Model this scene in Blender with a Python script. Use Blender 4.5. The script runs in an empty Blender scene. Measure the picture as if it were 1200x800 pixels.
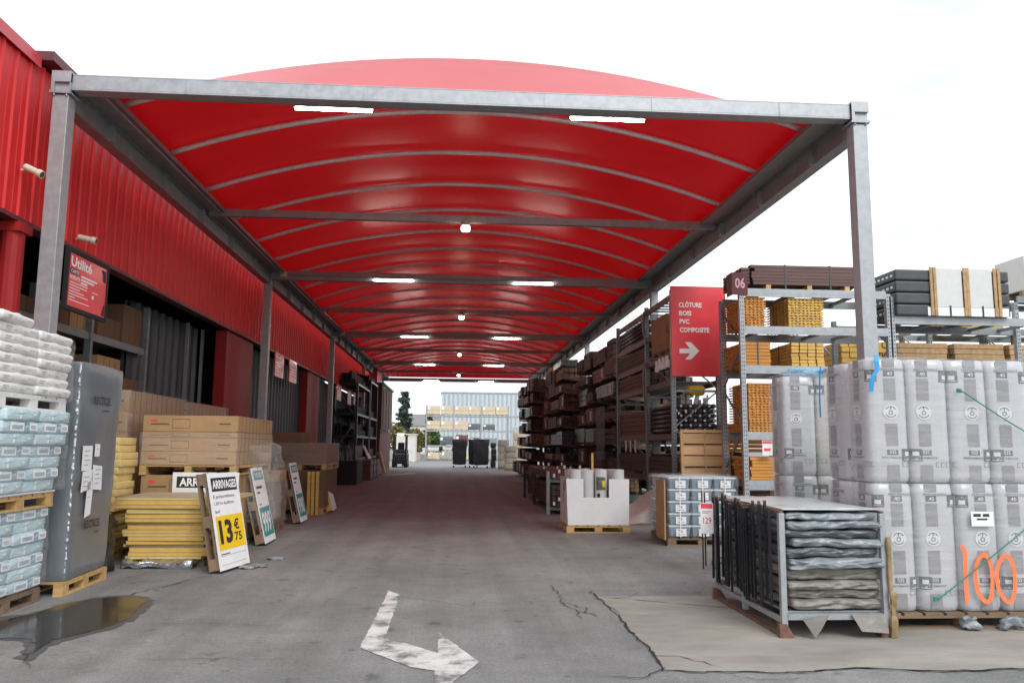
import bpy, bmesh, math, random
from mathutils import Vector, Matrix, noise
R=random.Random(7)
PI=math.pi
S=bpy.context.scene
COL=S.collection
# ------------------------------------------------------------------ camera, world, sun, exposure
def make_camera():
    F,p,yaw,roll=940.0,.1296,.069,.0083
    f=Vector((math.sin(yaw)*math.cos(p),math.cos(yaw)*math.cos(p),math.sin(p)))
    r=Vector((math.cos(yaw),-math.sin(yaw),0)); u=r.cross(f)
    r2=r*math.cos(roll)+u*math.sin(roll); u2=-r*math.sin(roll)+u*math.cos(roll)
    cd=bpy.data.cameras.new('camera'); co=bpy.data.objects.new('camera',cd); COL.objects.link(co)
    m=Matrix((r2,u2,-f)).transposed().to_4x4(); m.translation=(0,0,1.58); co.matrix_world=m
    cd.sensor_width=36; cd.lens=36*F/1200; cd.clip_start=.1; cd.clip_end=2000
    S.camera=co
make_camera()
SUN_EL,SUN_AZ=math.radians(43),math.radians(158)      # azimuth from +Y clockwise: behind the camera, to the right
W=bpy.data.worlds.new('World'); S.world=W; W.use_nodes=True
def make_world():
    nt=W.node_tree; N=nt.nodes; L=nt.links; N.clear()
    out=N.new('ShaderNodeOutputWorld'); bg=N.new('ShaderNodeBackground'); bg.inputs[1].default_value=.1
    sky=N.new('ShaderNodeTexSky'); sky.sky_type='NISHITA'; sky.sun_disc=False
    sky.sun_elevation=SUN_EL; sky.sun_rotation=SUN_AZ
    tc=N.new('ShaderNodeTexCoord'); mp=N.new('ShaderNodeMapping'); mp.inputs['Scale'].default_value=(1.2,1.2,3.5)
    nz=N.new('ShaderNodeTexNoise'); nz.inputs['Scale'].default_value=1.6; nz.inputs['Detail'].default_value=4
    cr=N.new('ShaderNodeValToRGB'); cr.color_ramp.elements[0].position=.40; cr.color_ramp.elements[1].position=.6
    cr.color_ramp.elements[0].color=(5.4,5.8,6.05,1); cr.color_ramp.elements[1].color=(9.6,9.9,10.2,1)
    mx=N.new('ShaderNodeMixRGB'); mx.inputs[0].default_value=.88
    L.new(tc.outputs['Generated'],mp.inputs[0]); L.new(mp.outputs[0],nz.inputs['Vector']); L.new(nz.outputs['Fac'],cr.inputs[0])
    L.new(sky.outputs[0],mx.inputs[1]); L.new(cr.outputs[0],mx.inputs[2]); L.new(mx.outputs[0],bg.inputs[0]); L.new(bg.outputs[0],out.inputs[0])
make_world()
sd=bpy.data.lights.new('sun','SUN'); sd.energy=1.0; sd.angle=math.radians(28); sd.color=(1,.97,.93)
so=bpy.data.objects.new('sun',sd); COL.objects.link(so)
_d=Vector((math.sin(SUN_AZ)*math.cos(SUN_EL),math.cos(SUN_AZ)*math.cos(SUN_EL),math.sin(SUN_EL)))
so.rotation_euler=_d.to_track_quat('Z','Y').to_euler()
vs=S.view_settings; vs.view_transform='Standard'; vs.look='None'; vs.exposure=.95; vs.gamma=1; vs.use_curve_mapping=False

# ------------------------------------------------------------------ materials
def M(name,col,rough=.6,metal=0,var=.18,scale=4,bump=0,bscale=40,dirt=0,dirtcol=(.09,.075,.06),coat=0,trans=None,stretch=(1,1,1),spec=.5,rand=0):
    m=bpy.data.materials.new(name); m.use_nodes=True; nt=m.node_tree; N=nt.nodes; L=nt.links
    b=N['Principled BSDF']; b.inputs['Roughness'].default_value=rough; b.inputs['Metallic'].default_value=metal
    b.inputs['Specular IOR Level'].default_value=spec
    if coat: b.inputs['Coat Weight'].default_value=coat; b.inputs['Coat Roughness'].default_value=.15
    tc=N.new('ShaderNodeTexCoord'); mp=N.new('ShaderNodeMapping'); mp.inputs['Scale'].default_value=stretch
    L.new(tc.outputs['Object'],mp.inputs[0])
    n1=N.new('ShaderNodeTexNoise'); n1.inputs['Scale'].default_value=scale; n1.inputs['Detail'].default_value=6; n1.inputs['Roughness'].default_value=.65
    L.new(mp.outputs[0],n1.inputs['Vector'])
    mr=N.new('ShaderNodeMapRange'); mr.inputs['From Min'].default_value=.3; mr.inputs['From Max'].default_value=.7
    mr.inputs['To Min'].default_value=1-var; mr.inputs['To Max'].default_value=1+var
    L.new(n1.outputs['Fac'],mr.inputs['Value'])
    hs=N.new('ShaderNodeHueSaturation'); hs.inputs['Color'].default_value=(*col,1); L.new(mr.outputs[0],hs.inputs['Value'])
    c=hs.outputs[0]
    if rand:
        oi=N.new('ShaderNodeObjectInfo'); m2=N.new('ShaderNodeMapRange'); m2.inputs['To Min'].default_value=1-rand; m2.inputs['To Max'].default_value=1+rand
        L.new(oi.outputs['Random'],m2.inputs['Value']); h2=N.new('ShaderNodeHueSaturation'); L.new(c,h2.inputs['Color']); L.new(m2.outputs[0],h2.inputs['Value']); c=h2.outputs[0]
    if dirt:
        n2=N.new('ShaderNodeTexNoise'); n2.inputs['Scale'].default_value=scale*.45+.3; n2.inputs['Detail'].default_value=8; n2.inputs['Roughness'].default_value=.7
        L.new(mp.outputs[0],n2.inputs['Vector'])
        r2=N.new('ShaderNodeMapRange'); r2.inputs['From Min'].default_value=.5; r2.inputs['From Max'].default_value=.72; r2.inputs['To Max'].default_value=dirt
        L.new(n2.outputs['Fac'],r2.inputs['Value'])
        mx=N.new('ShaderNodeMixRGB'); mx.inputs[2].default_value=(*dirtcol,1); L.new(r2.outputs[0],mx.inputs[0]); L.new(c,mx.inputs[1]); c=mx.outputs[0]
    L.new(c,b.inputs['Base Color'])
    if var:
        rr=N.new('ShaderNodeMapRange'); rr.inputs['To Min'].default_value=max(.02,rough-.12); rr.inputs['To Max'].default_value=min(1,rough+.12)
        L.new(n1.outputs['Fac'],rr.inputs['Value']); L.new(rr.outputs[0],b.inputs['Roughness'])
    if bump:
        n3=N.new('ShaderNodeTexNoise'); n3.inputs['Scale'].default_value=bscale; n3.inputs['Detail'].default_value=5
        L.new(mp.outputs[0],n3.inputs['Vector'])
        bp=N.new('ShaderNodeBump'); bp.inputs['Strength'].default_value=bump; bp.inputs['Distance'].default_value=.02
        L.new(n3.outputs['Fac'],bp.inputs['Height']); L.new(bp.outputs[0],b.inputs['Normal'])
    if trans:                                            # thin sheet that lets light through: (weight, colour)
        t=N.new('ShaderNodeBsdfTranslucent'); t.inputs[0].default_value=(*trans[1],1)
        ms=N.new('ShaderNodeMixShader'); ms.inputs[0].default_value=trans[0]
        L.new(b.outputs[0],ms.inputs[1]); L.new(t.outputs[0],ms.inputs[2]); L.new(ms.outputs[0],N['Material Output'].inputs[0])
    return m
def EM(name,col,s):
    m=bpy.data.materials.new(name); m.use_nodes=True; b=m.node_tree.nodes['Principled BSDF']
    b.inputs['Base Color'].default_value=(.8,.8,.8,1); b.inputs['Emission Color'].default_value=(*col,1); b.inputs['Emission Strength'].default_value=s
    return m
def film(name,alpha,rough=.22,col=(.8,.82,.84),streak=(1,1,9)):
    m=bpy.data.materials.new(name); m.use_nodes=True; nt=m.node_tree; N=nt.nodes; L=nt.links
    b=N['Principled BSDF']; b.inputs['Base Color'].default_value=(*col,1); b.inputs['Roughness'].default_value=rough
    tr=N.new('ShaderNodeBsdfTransparent'); ms=N.new('ShaderNodeMixShader')
    tc=N.new('ShaderNodeTexCoord'); mp=N.new('ShaderNodeMapping'); mp.inputs['Scale'].default_value=streak; mp.inputs['Rotation'].default_value=(.12,.08,0)
    nz=N.new('ShaderNodeTexNoise'); nz.inputs['Scale'].default_value=3.2; nz.inputs['Detail'].default_value=8; nz.inputs['Roughness'].default_value=.7; nz.inputs['Distortion'].default_value=.6
    L.new(tc.outputs['Object'],mp.inputs[0]); L.new(mp.outputs[0],nz.inputs['Vector'])
    r=N.new('ShaderNodeMapRange'); r.inputs['From Min'].default_value=.42; r.inputs['From Max'].default_value=.75; r.inputs['To Min'].default_value=alpha*.6; r.inputs['To Max'].default_value=min(.9,alpha*2.2)
    L.new(nz.outputs['Fac'],r.inputs['Value']); L.new(r.outputs[0],ms.inputs[0]); L.new(tr.outputs[0],ms.inputs[1]); L.new(b.outputs[0],ms.inputs[2])
    bp=N.new('ShaderNodeBump'); bp.inputs['Strength'].default_value=.7; bp.inputs['Distance'].default_value=.02; L.new(nz.outputs['Fac'],bp.inputs['Height']); L.new(bp.outputs[0],b.inputs['Normal'])
    L.new(ms.outputs[0],N['Material Output'].inputs[0]); return m
def asphalt():
    m=bpy.data.materials.new('asphalt'); m.use_nodes=True; nt=m.node_tree; N=nt.nodes; L=nt.links; b=N['Principled BSDF']
    tc=N.new('ShaderNodeTexCoord')
    def nz(s,d=6,r=.6,st=None):
        n=N.new('ShaderNodeTexNoise'); n.inputs['Scale'].default_value=s; n.inputs['Detail'].default_value=d; n.inputs['Roughness'].default_value=r
        if st:
            mp=N.new('ShaderNodeMapping'); mp.inputs['Scale'].default_value=st; L.new(tc.outputs['Object'],mp.inputs[0]); L.new(mp.outputs[0],n.inputs['Vector'])
        else: L.new(tc.outputs['Object'],n.inputs['Vector'])
        return n
    def rng(src,a,b_,c,d):
        r=N.new('ShaderNodeMapRange'); r.inputs['From Min'].default_value=a; r.inputs['From Max'].default_value=b_; r.inputs['To Min'].default_value=c; r.inputs['To Max'].default_value=d
        L.new(src,r.inputs['Value']); return r.outputs[0]
    def mul(a,b_):
        x=N.new('ShaderNodeMath'); x.operation='MULTIPLY'; L.new(a,x.inputs[0]); L.new(b_,x.inputs[1]); return x.outputs[0]
    g=nz(75,5,.9); big=nz(.55,7,.62); mid=nz(3.2,8,.7); tyre=nz(.8,4,.5,(3.2,.12,1)); spots=nz(4.2,3,.5)
    g2=nz(26,6,.85);v=mul(rng(g2.outputs['Fac'],.3,.7,.72,1.28),rng(g.outputs['Fac'],.3,.7,.9,1.1));v=mul(mul(v,rng(g.outputs['Fac'],.3,.7,.6,1.4)),rng(big.outputs['Fac'],.3,.7,.76,1.2))
    v=mul(v,rng(mid.outputs['Fac'],.3,.7,.88,1.12)); v=mul(v,rng(tyre.outputs['Fac'],.35,.65,.86,1.08)); v=mul(v,rng(spots.outputs['Fac'],.63,.7,1,.66))
    hs=N.new('ShaderNodeHueSaturation'); hs.inputs['Color'].default_value=(.198,.198,.194,1); L.new(v,hs.inputs['Value'])
    L.new(hs.outputs[0],b.inputs['Base Color']); L.new(rng(big.outputs['Fac'],.3,.7,.72,.92),b.inputs['Roughness']); b.inputs['Specular IOR Level'].default_value=.35
    bp=N.new('ShaderNodeBump'); bp.inputs['Strength'].default_value=.5; bp.inputs['Distance'].default_value=.008; L.new(g.outputs['Fac'],bp.inputs['Height']); L.new(bp.outputs[0],b.inputs['Normal'])
    return m
def worn_paint():
    m=bpy.data.materials.new('worn_road_paint'); m.use_nodes=True; nt=m.node_tree; N=nt.nodes; L=nt.links; b=N['Principled BSDF']; b.inputs['Roughness'].default_value=.7
    tc=N.new('ShaderNodeTexCoord'); n=N.new('ShaderNodeTexNoise'); n.inputs['Scale'].default_value=3.4; n.inputs['Detail'].default_value=9; n.inputs['Roughness'].default_value=.72
    L.new(tc.outputs['Object'],n.inputs['Vector'])
    cr=N.new('ShaderNodeValToRGB'); e=cr.color_ramp.elements; e[0].position=.4; e[0].color=(.15,.15,.15,1); e[1].position=.53; e[1].color=(.52,.52,.5,1)
    x=e.new(.7); x.color=(.66,.66,.64,1)
    L.new(n.outputs['Fac'],cr.inputs[0]); L.new(cr.outputs[0],b.inputs['Base Color']); return m
def plank(name,col,scale=1.0,axis=1,var=.3,rough=.7):
    st=[9,9,9]; st[axis]=.7
    return M(name,col,rough,0,var,scale*1.0,.15,6,0,stretch=tuple(st),rand=.12)
mt={}
mt['asphalt']=asphalt(); mt['paint']=worn_paint()
mt['concrete']=M('concrete',(.27,.252,.222),.85,0,.24,1.3,.35,60,.55,(.17,.155,.13),stretch=(.7,1.6,1))
mt['crack']=M('crack_dark',(.02,.02,.02),.95)
mt['water']=M('puddle_water',(.035,.032,.028),.07,0,.05,2,spec=.28);mt['wet']=M('wet_asphalt',(.085,.082,.076),.5,0,.25,30,.2,60)
mt['galv']=M('galvanised_steel',(.36,.38,.395),.45,.4,.16,9,.04,30,.35,(.3,.32,.34))
mt['tubeg']=M('bright_galvanised_tube',(.62,.63,.64),.4,.25,.12,7)
mt['galvd']=M('galvanised_steel_weathered',(.30,.32,.33),.5,.6,.2,6,.04,30,.4,(.14,.14,.14))
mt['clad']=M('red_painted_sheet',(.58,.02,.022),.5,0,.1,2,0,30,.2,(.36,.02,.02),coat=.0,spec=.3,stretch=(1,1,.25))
mt['cap']=M('red_flashing',(.5,.05,.06),.35,0,.08,2)
mt['capd']=M('maroon_flashing',(.10,.02,.025),.5)
mt['memb']=M('red_pvc_membrane_outer_skylit',(.74,.23,.245),.4,0,.06,.8,.02,6,.12,(.45,.06,.07),trans=(.42,(.85,.03,.045)),spec=.5)  # pinker base colour carries the overexposed skylight on the outer side
mt['membi']=M('red_pvc_membrane_added_sheet',(.62,.03,.045),.37,0,.13,.9,.05,5,.25,(.35,.015,.02),trans=(.27,(.9,.035,.05)),spec=.5,stretch=(1,1.6,1))  # for an added second sheet that deepens the red light coming through
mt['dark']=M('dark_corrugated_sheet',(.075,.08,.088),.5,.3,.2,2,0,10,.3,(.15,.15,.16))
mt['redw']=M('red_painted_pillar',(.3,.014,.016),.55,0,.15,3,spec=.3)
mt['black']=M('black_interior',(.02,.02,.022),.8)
mt['tube']=EM('tube_light_glow',(1,.94,.84),38); mt['bulb']=EM('lamp_glow',(1,.9,.68),22)
mt['wht']=M('white_plastic',(.6,.6,.59),.45,0,.06,4)
mt['beige']=M('beige_plastic',(.62,.55,.42),.45,0,.06,4)
mt['pal']=plank('pallet_wood',(.42,.25,.11),1,0); mt['pald']=plank('weathered_pallet_wood',(.2,.135,.085),1,0); mt['pally']=plank('fresh_pallet_wood',(.5,.32,.13),1,0)
mt['bag']=M('white_bag',(.74,.73,.7),.4,0,.07,6,.35,14); mt['ink']=M('grey_print',(.33,.33,.34),.6,0,.3,30)
mt['blue']=M('pale_blue_wrap',(.45,.6,.64),.3,0,.3,5,.4,12,.75,(.66,.72,.74),stretch=(1,1,4)); mt['bluegrey']=M('blue_grey_print',(.3,.4,.46),.35,0,.3,14)
mt['wrapgrey']=M('grey_shrink_wrap',(.15,.165,.178),.34,0,.12,3,.2,7,coat=.25,stretch=(1,1,.6)); mt['blk']=M('black_print',(.025,.025,.027),.55)
mt['paper']=M('white_paper',(.78,.78,.78),.7,0,.04,6)
mt['foam']=M('yellow_foam',(.66,.41,.1),.85,0,.16,5,.25,60,.3,(.42,.29,.12)); mt['foamp']=M('pale_yellow_foam',(.64,.48,.19),.85,0,.12,5,.2,60); mt['foamskin']=M('foam_facing',(.42,.36,.24),.5,0,.15,5)
mt['card']=M('cardboard',(.37,.235,.11),.75,0,.12,3,.05,30,.25,(.28,.17,.08),rand=.1); mt['cardd']=M('brown_cardboard',(.17,.095,.05),.78,0,.15,3,.05,30,rand=.12)
mt['film']=film('stretch_film',.11,.15); mt['film2']=film('clear_stretch_film',.1,.3);mt['film3']=film('milky_stretch_film',.13,.2,(.82,.82,.84),(.8,.8,7)); mt['foil']=M('silver_foil',(.5,.52,.54),.25,.8,.2,6,.6,18)
mt['bplastic']=M('black_plastic',(.018,.019,.022),.35,0,.2,6,.3,9)
mt['yel']=M('yellow_sign_print',(.85,.55,.01),.55,0,.04); mt['teal']=M('teal_sign_print',(.03,.27,.27),.55,0,.05); mt['signred']=M('red_sign_panel',(.78,.05,.065),.4,0,.05,2,coat=.2)
mt['lblwht']=M('white_lettering',(.85,.85,.84),.5,0,.03); mt['maroon']=M('maroon_sign',(.09,.012,.018),.5)
mt['rackbr']=M('rust_brown_beam',(.12,.062,.045),.55,0,.2,6,0,10,.3,(.1,.06,.05)); mt['rackgr']=M('grey_rack_steel',(.2,.23,.24),.5,.4,.2,8,.03,30,.3,(.1,.1,.1))
mt['timber']=plank('brown_timber',(.13,.072,.047),1,1); mt['timbd']=plank('dark_timber',(.075,.047,.035),1,1); mt['timbl']=plank('pale_timber',(.42,.27,.13),1,1);mt['timbt']=plank('tan_timber',(.24,.165,.105),1,1)
mt['deck']=plank('dark_brown_decking',(.115,.065,.058),1,0); mt['lat']=plank('orange_treated_wood',(.52,.225,.045),1,0); mt['lat2']=plank('yellow_treated_wood',(.6,.38,.1),1,0)
mt['pine']=plank('pine_boards',(.62,.4,.2),.6,0,.22); mt['gpack']=M('charcoal_boards',(.055,.06,.066),.45,0,.2,5)
mt['tub']=M('blue_grey_tub',(.17,.24,.30),.3,0,.1,4); mt['lid']=M('translucent_lid',(.5,.57,.62),.35,0,.08,4)
mt['rollp']=M('milky_roll_wrap',(.44,.445,.46),.27,0,.07,3,.16,6,coat=.3,stretch=(1,1,.5)); mt['rollw']=M('warm_milky_roll_wrap',(.46,.455,.43),.35,0,.07,3,.16,6)
mt['band']=M('grey_roll_print',(.23,.225,.235),.4,0,.1,10); mt['bandd']=M('dark_roll_print',(.085,.09,.1),.4,0,.12,10)
mt['orange']=M('orange_spray_paint',(.95,.2,.07),.6,0,.08,20); mt['green']=M('green_strap',(.01,.2,.12),.5); mt['bluestrip']=M('blue_plastic_strip',(.03,.3,.66),.35)
mt['anth']=M('anthracite_metal',(.018,.02,.024),.4,.2,.2,8); mt['rust']=M('rusty_steel',(.16,.085,.055),.8,0,.3,8,.2,30)
mt['sheetb']=M('grey_blue_plastic_sheet',(.2,.225,.245),.33,0,.3,6,.5,12,coat=.12); mt['sheetg']=M('dusty_plastic_sheet',(.2,.19,.165),.45,0,.22,5,.7,9)
mt['sheetd']=M('dark_grey_plastic_sheet',(.11,.122,.135),.33,0,.3,6,.5,12,coat=.12)
mt['mint']=M('mint_green_boards',(.3,.5,.42),.6,0,.1,4); mt['redcr']=M('red_brown_crate',(.14,.05,.035),.7,0,.15,4)
mt['corr']=M('pale_blue_grey_sheet',(.5,.55,.57),.5,0,.06,.6); mt['corrd']=M('grey_sheet_trim_rib_shade',(.36,.42,.45),.6)  # second tone: hall trim, and shading painted onto the sheet ribs
mt['ply']=M('pale_plywood',(.58,.48,.34),.7,0,.1,2); mt['stone']=M('grey_stone',(.36,.33,.28),.8,0,.2,3,.2,20)
mt['leafd']=M('dark_needles',(.06,.085,.065),.7,0,.4,.8); mt['leafo']=M('olive_leaves',(.17,.15,.04),.7,0,.4,.8); mt['leafg']=M('green_leaves',(.05,.1,.025),.7,0,.4,.8); mt['bark']=M('bark',(.06,.045,.035),.9)
mt['plaster']=M('pale_plaster',(.6,.57,.52),.8,0,.06,2); mt['rooftile']=M('grey_roof',(.2,.19,.19),.8); mt['glass']=M('dark_glass',(.03,.035,.04),.1)
mt['fyel']=M('forklift_paint',(.04,.04,.042),.4,0,.1,4); mt['rubber']=M('rubber',(.02,.02,.02),.8); mt['lamp']=EM('work_lamp',(1,.85,.65),5)
mt['mesh']=M('wire_grey',(.24,.26,.27),.5,.5)

# ------------------------------------------------------------------ helpers
class MB:
    def __init__(s): s.v=[]; s.f=[]
    def add(s,vs,fs):
        o=len(s.v); s.v+=[tuple(v) for v in vs]; s.f+=[tuple(i+o for i in f) for f in fs]; return s
    def box(s,x0,y0,z0,x1,y1,z1):
        if x0>x1:x0,x1=x1,x0
        if y0>y1:y0,y1=y1,y0
        if z0>z1:z0,z1=z1,z0
        return s.add([(x0,y0,z0),(x1,y0,z0),(x1,y1,z0),(x0,y1,z0),(x0,y0,z1),(x1,y0,z1),(x1,y1,z1),(x0,y1,z1)],
            [(0,3,2,1),(4,5,6,7),(0,1,5,4),(1,2,6,5),(2,3,7,6),(3,0,4,7)])
    def cbox(s,c,d,m=None):
        o=len(s.v); x,y,z=d[0]/2,d[1]/2,d[2]/2
        s.box(-x,-y,-z,x,y,z)
        for i in range(o,len(s.v)):
            p=Vector(s.v[i]); p=(m@p if m else p)+Vector(c); s.v[i]=tuple(p)
        return s
    def bar(s,p,q,w,h,up=(0,0,1)):
        p=Vector(p);q=Vector(q);d=(q-p).normalized();u=Vector(up)
        if abs(d.dot(u))>.98:u=Vector((0,1,0))
        r=d.cross(u).normalized()*w/2;u=r.cross(d).normalized()*h/2
        return s.add([p-r-u,p+r-u,p+r+u,p-r+u,q-r-u,q+r-u,q+r+u,q-r+u],[(0,1,2,3),(7,6,5,4),(0,4,5,1),(1,5,6,2),(2,6,7,3),(3,7,4,0)])
    def tube(s,pts,r,n=8,cap=True):
        pts=[Vector(p) for p in pts];rs=r if isinstance(r,(list,tuple)) else [r]*len(pts);o=len(s.v);prev=None
        for i,p in enumerate(pts):
            d=(pts[min(i+1,len(pts)-1)]-pts[max(i-1,0)]).normalized()
            if prev is None:
                a=Vector((0,0,1)) if abs(d.z)<.9 else Vector((1,0,0)); a=d.cross(a).normalized()
            else: a=(prev-d*prev.dot(d)).normalized()
            prev=a;b=d.cross(a)
            for k in range(n):
                t=2*PI*k/n;s.v.append(tuple(p+(a*math.cos(t)+b*math.sin(t))*rs[i]))
        for i in range(len(pts)-1):
            for k in range(n):
                s.f.append((o+i*n+k,o+i*n+(k+1)%n,o+(i+1)*n+(k+1)%n,o+(i+1)*n+k))
        if cap:
            s.f.append(tuple(o+k for k in reversed(range(n)))); s.f.append(tuple(o+(len(pts)-1)*n+k for k in range(n)))
        return s
    def prism(s,poly,z0,z1):
        n=len(poly);a=sum(poly[i][0]*poly[(i+1)%n][1]-poly[(i+1)%n][0]*poly[i][1] for i in range(n))
        if a<0: poly=poly[::-1]
        return s.add([(x,y,z0) for x,y in poly]+[(x,y,z1) for x,y in poly],
            [tuple(reversed(range(n))),tuple(range(n,2*n))]+[(i,(i+1)%n,n+(i+1)%n,n+i) for i in range(n)])
    def soft(s,c,d,r=.04,n=(6,6,4),amp=0,fr=3,seed=0,bulge=0,m=None):
        """rounded box with noisy, bulging faces"""
        h=[x/2 for x in d];r=min(r,min(h)*.98);o=len(s.v);idx={}
        def ax(k):
            hh=h[k];N=n[k];inn=hh-r
            return [-hh,-hh+r*.3,]+[-inn+2*inn*i/N for i in range(N+1)]+[hh-r*.3,hh]
        A=[ax(0),ax(1),ax(2)];L=[len(a)-1 for a in A]
        def vert(i,j,k):
            key=(i,j,k)
            if key in idx: return idx[key]
            p=Vector((A[0][i],A[1][j],A[2][k]))
            inn=Vector([max(-(h[t]-r),min(h[t]-r,p[t])) for t in range(3)])
            dv=p-inn
            nrm=dv.normalized() if dv.length>1e-9 else Vector((0,0,1))
            q=inn+nrm*r
            if bulge:
                for t in range(3):
                    o1,o2=(t+1)%3,(t+2)%3
                    q[t]+=math.copysign(1,nrm[t])*abs(nrm[t])*bulge*(1-(q[o1]/h[o1])**2)*(1-(q[o2]/h[o2])**2)
            if amp:
                w=Vector((q.x*fr+seed*7.3,q.y*fr+seed*3.1,q.z*fr*1.6-seed*5.7)); q+=nrm*noise.noise(w)*amp+nrm*noise.noise(w*2.7)*amp*.5
            if m: q=m@q
            s.v.append(tuple(q+Vector(c))); idx[key]=len(s.v)-1; return idx[key]
        for t in range(3):
            u,v=(t+1)%3,(t+2)%3
            for side in (0,L[t]):
                for a in range(L[u]):
                    for b in range(L[v]):
                        q=[]
                        for (da,db) in ((0,0),(1,0),(1,1),(0,1)):
                            k=[0,0,0];k[t]=side;k[u]=a+da;k[v]=b+db;q.append(vert(*k))
                        s.f.append(tuple(q if side else q[::-1]))
        return s
    @staticmethod
    def join(parts,name,parent=None,smooth=False,bevel=0):
        """one mesh from (MB, material, smooth) triples: printed marks, holes and the like stay in their part's mesh"""
        J=MB();mi=[];sm=[];mats=[]
        for mb,ma,sf in parts:
            J.add(mb.v,mb.f);mats.append(ma);mi+=[len(mats)-1]*len(mb.f);sm+=[sf]*len(mb.f)
        o=J.build(name,mats,parent,False,bevel)
        o.data.polygons.foreach_set('material_index',mi);o.data.polygons.foreach_set('use_smooth',sm);return o
    def build(s,name,mat,parent=None,smooth=False,bevel=0,loc=None,rot=None):
        me=bpy.data.meshes.new(name); me.from_pydata(s.v,[],s.f); me.update()
        mats=mat if isinstance(mat,(list,tuple)) else [mat]
        for x in mats: me.materials.append(mt[x] if isinstance(x,str) else x)
        if smooth: me.polygons.foreach_set('use_smooth',[True]*len(me.polygons))
        o=bpy.data.objects.new(name,me); COL.objects.link(o)
        if parent: o.parent=parent
        if loc: o.location=loc
        if rot: o.rotation_euler=rot
        if bevel:
            b=o.modifiers.new('bevel','BEVEL'); b.width=bevel; b.segments=2; b.limit_method='ANGLE'
        return o
def thing(name,label,cat,loc=(0,0,0),rotz=0,group=None,rot=None):
    o=bpy.data.objects.new(name,None); COL.objects.link(o); o.empty_display_size=.2
    o.location=loc; o.rotation_euler=rot or (0,0,rotz); o['label']=label; o['category']=cat
    if group:o['group']=group
    return o
def tag(o,label,cat,group=None):
    o['label']=label;o['category']=cat
    if group:o['group']=group
    return o
def struct(o): o['kind']='structure'; return o
def dup(root,loc,label,rotz=None,group=None,scale=None,rot=None):
    r=root.copy(); COL.objects.link(r); r.location=loc; r['label']=label
    if rotz is not None: r.rotation_euler=(0,0,rotz)
    if rot is not None: r.rotation_euler=rot
    if group: r['group']=group
    if scale: r.scale=scale
    for ch in list(root.children):
        c=ch.copy(); COL.objects.link(c); c.parent=r
        for g in list(ch.children):
            d=g.copy(); COL.objects.link(d); d.parent=c
    return r
_tc={}
def text_geo(t,bold=.0):
    k=(t,bold)
    if k in _tc: return _tc[k]
    cu=bpy.data.curves.new('t','FONT'); cu.body=t; cu.size=1; cu.offset=bold; cu.resolution_u=2; cu.fill_mode='FRONT'
    ob=bpy.data.objects.new('t',cu); COL.objects.link(ob); bpy.context.view_layer.update()
    me=bpy.data.meshes.new_from_object(ob.evaluated_get(bpy.context.evaluated_depsgraph_get()))
    vs=[(v.co.x,v.co.y) for v in me.vertices]; fs=[tuple(p.vertices) for p in me.polygons]
    bpy.data.objects.remove(ob); bpy.data.curves.remove(cu); bpy.data.meshes.remove(me)
    x0=min(v[0] for v in vs);x1=max(v[0] for v in vs);y0=min(v[1] for v in vs);y1=max(v[1] for v in vs)
    vs=[((x-x0)/(x1-x0),(y-y0)/(y1-y0)) for x,y in vs]
    _tc[k]=(vs,fs,(x1-x0)/(y1-y0)); return _tc[k]
class Face:
    """a flat panel frame: origin at the panel's lower left, right and up directions, and outward normal"""
    def __init__(s,o,r,u): s.o=Vector(o);s.r=Vector(r).normalized();s.u=Vector(u).normalized();s.n=s.r.cross(s.u)
    def P(s,x,y,off=0): return s.o+s.r*x+s.u*y+s.n*off
    def rect(s,mb,x0,y0,x1,y1,off=.003):
        mb.add([s.P(x0,y0,off),s.P(x1,y0,off),s.P(x1,y1,off),s.P(x0,y1,off)],[(0,1,2,3)])
    def slab(s,mb,x0,y0,x1,y1,a,b):
        mb.add([s.P(x0,y0,a),s.P(x1,y0,a),s.P(x1,y1,a),s.P(x0,y1,a),s.P(x0,y0,b),s.P(x1,y0,b),s.P(x1,y1,b),s.P(x0,y1,b)],
          [(0,3,2,1),(4,5,6,7),(0,1,5,4),(1,2,6,5),(2,3,7,6),(3,0,4,7)])
    def text(s,mb,t,x,y,w,h,off=.005,bold=.02,keep=False):
        vs,fs,asp=text_geo(t,bold)
        if keep: w=min(w,h*asp)
        mb.add([s.P(x+a*w,y+b*h,off) for a,b in vs],fs)
    def poly(s,mb,pts,off=.005): mb.add([s.P(x,y,off) for x,y in pts],[tuple(range(len(pts)))])
    def ribbon(s,mb,pts,w,off=.005):
        n=len(pts)
        for i in range(n-1):
            a=Vector((*pts[i],0));b=Vector((*pts[i+1],0));d=(b-a);
            if d.length<1e-6: continue
            d.normalize();q=Vector((-d.y,d.x,0))*w/2;a2=a-d*w*.3;b2=b+d*w*.3
            mb.add([s.P(*(a2-q).xy,off+i*.00005),s.P(*(b2-q).xy,off+i*.00005),s.P(*(b2+q).xy,off+i*.00005),s.P(*(a2+q).xy,off+i*.00005)],[(0,1,2,3)])
def ordw(i): return ['first','second','third','fourth','fifth','sixth','seventh','eighth','ninth','tenth','eleventh','twelfth','thirteenth','fourteenth','fifteenth','sixteenth','seventeenth','eighteenth','nineteenth','twentieth','twenty-first','twenty-second','twenty-third','twenty-fourth','twenty-fifth','twenty-sixth','twenty-seventh','twenty-eighth'][i]
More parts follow.
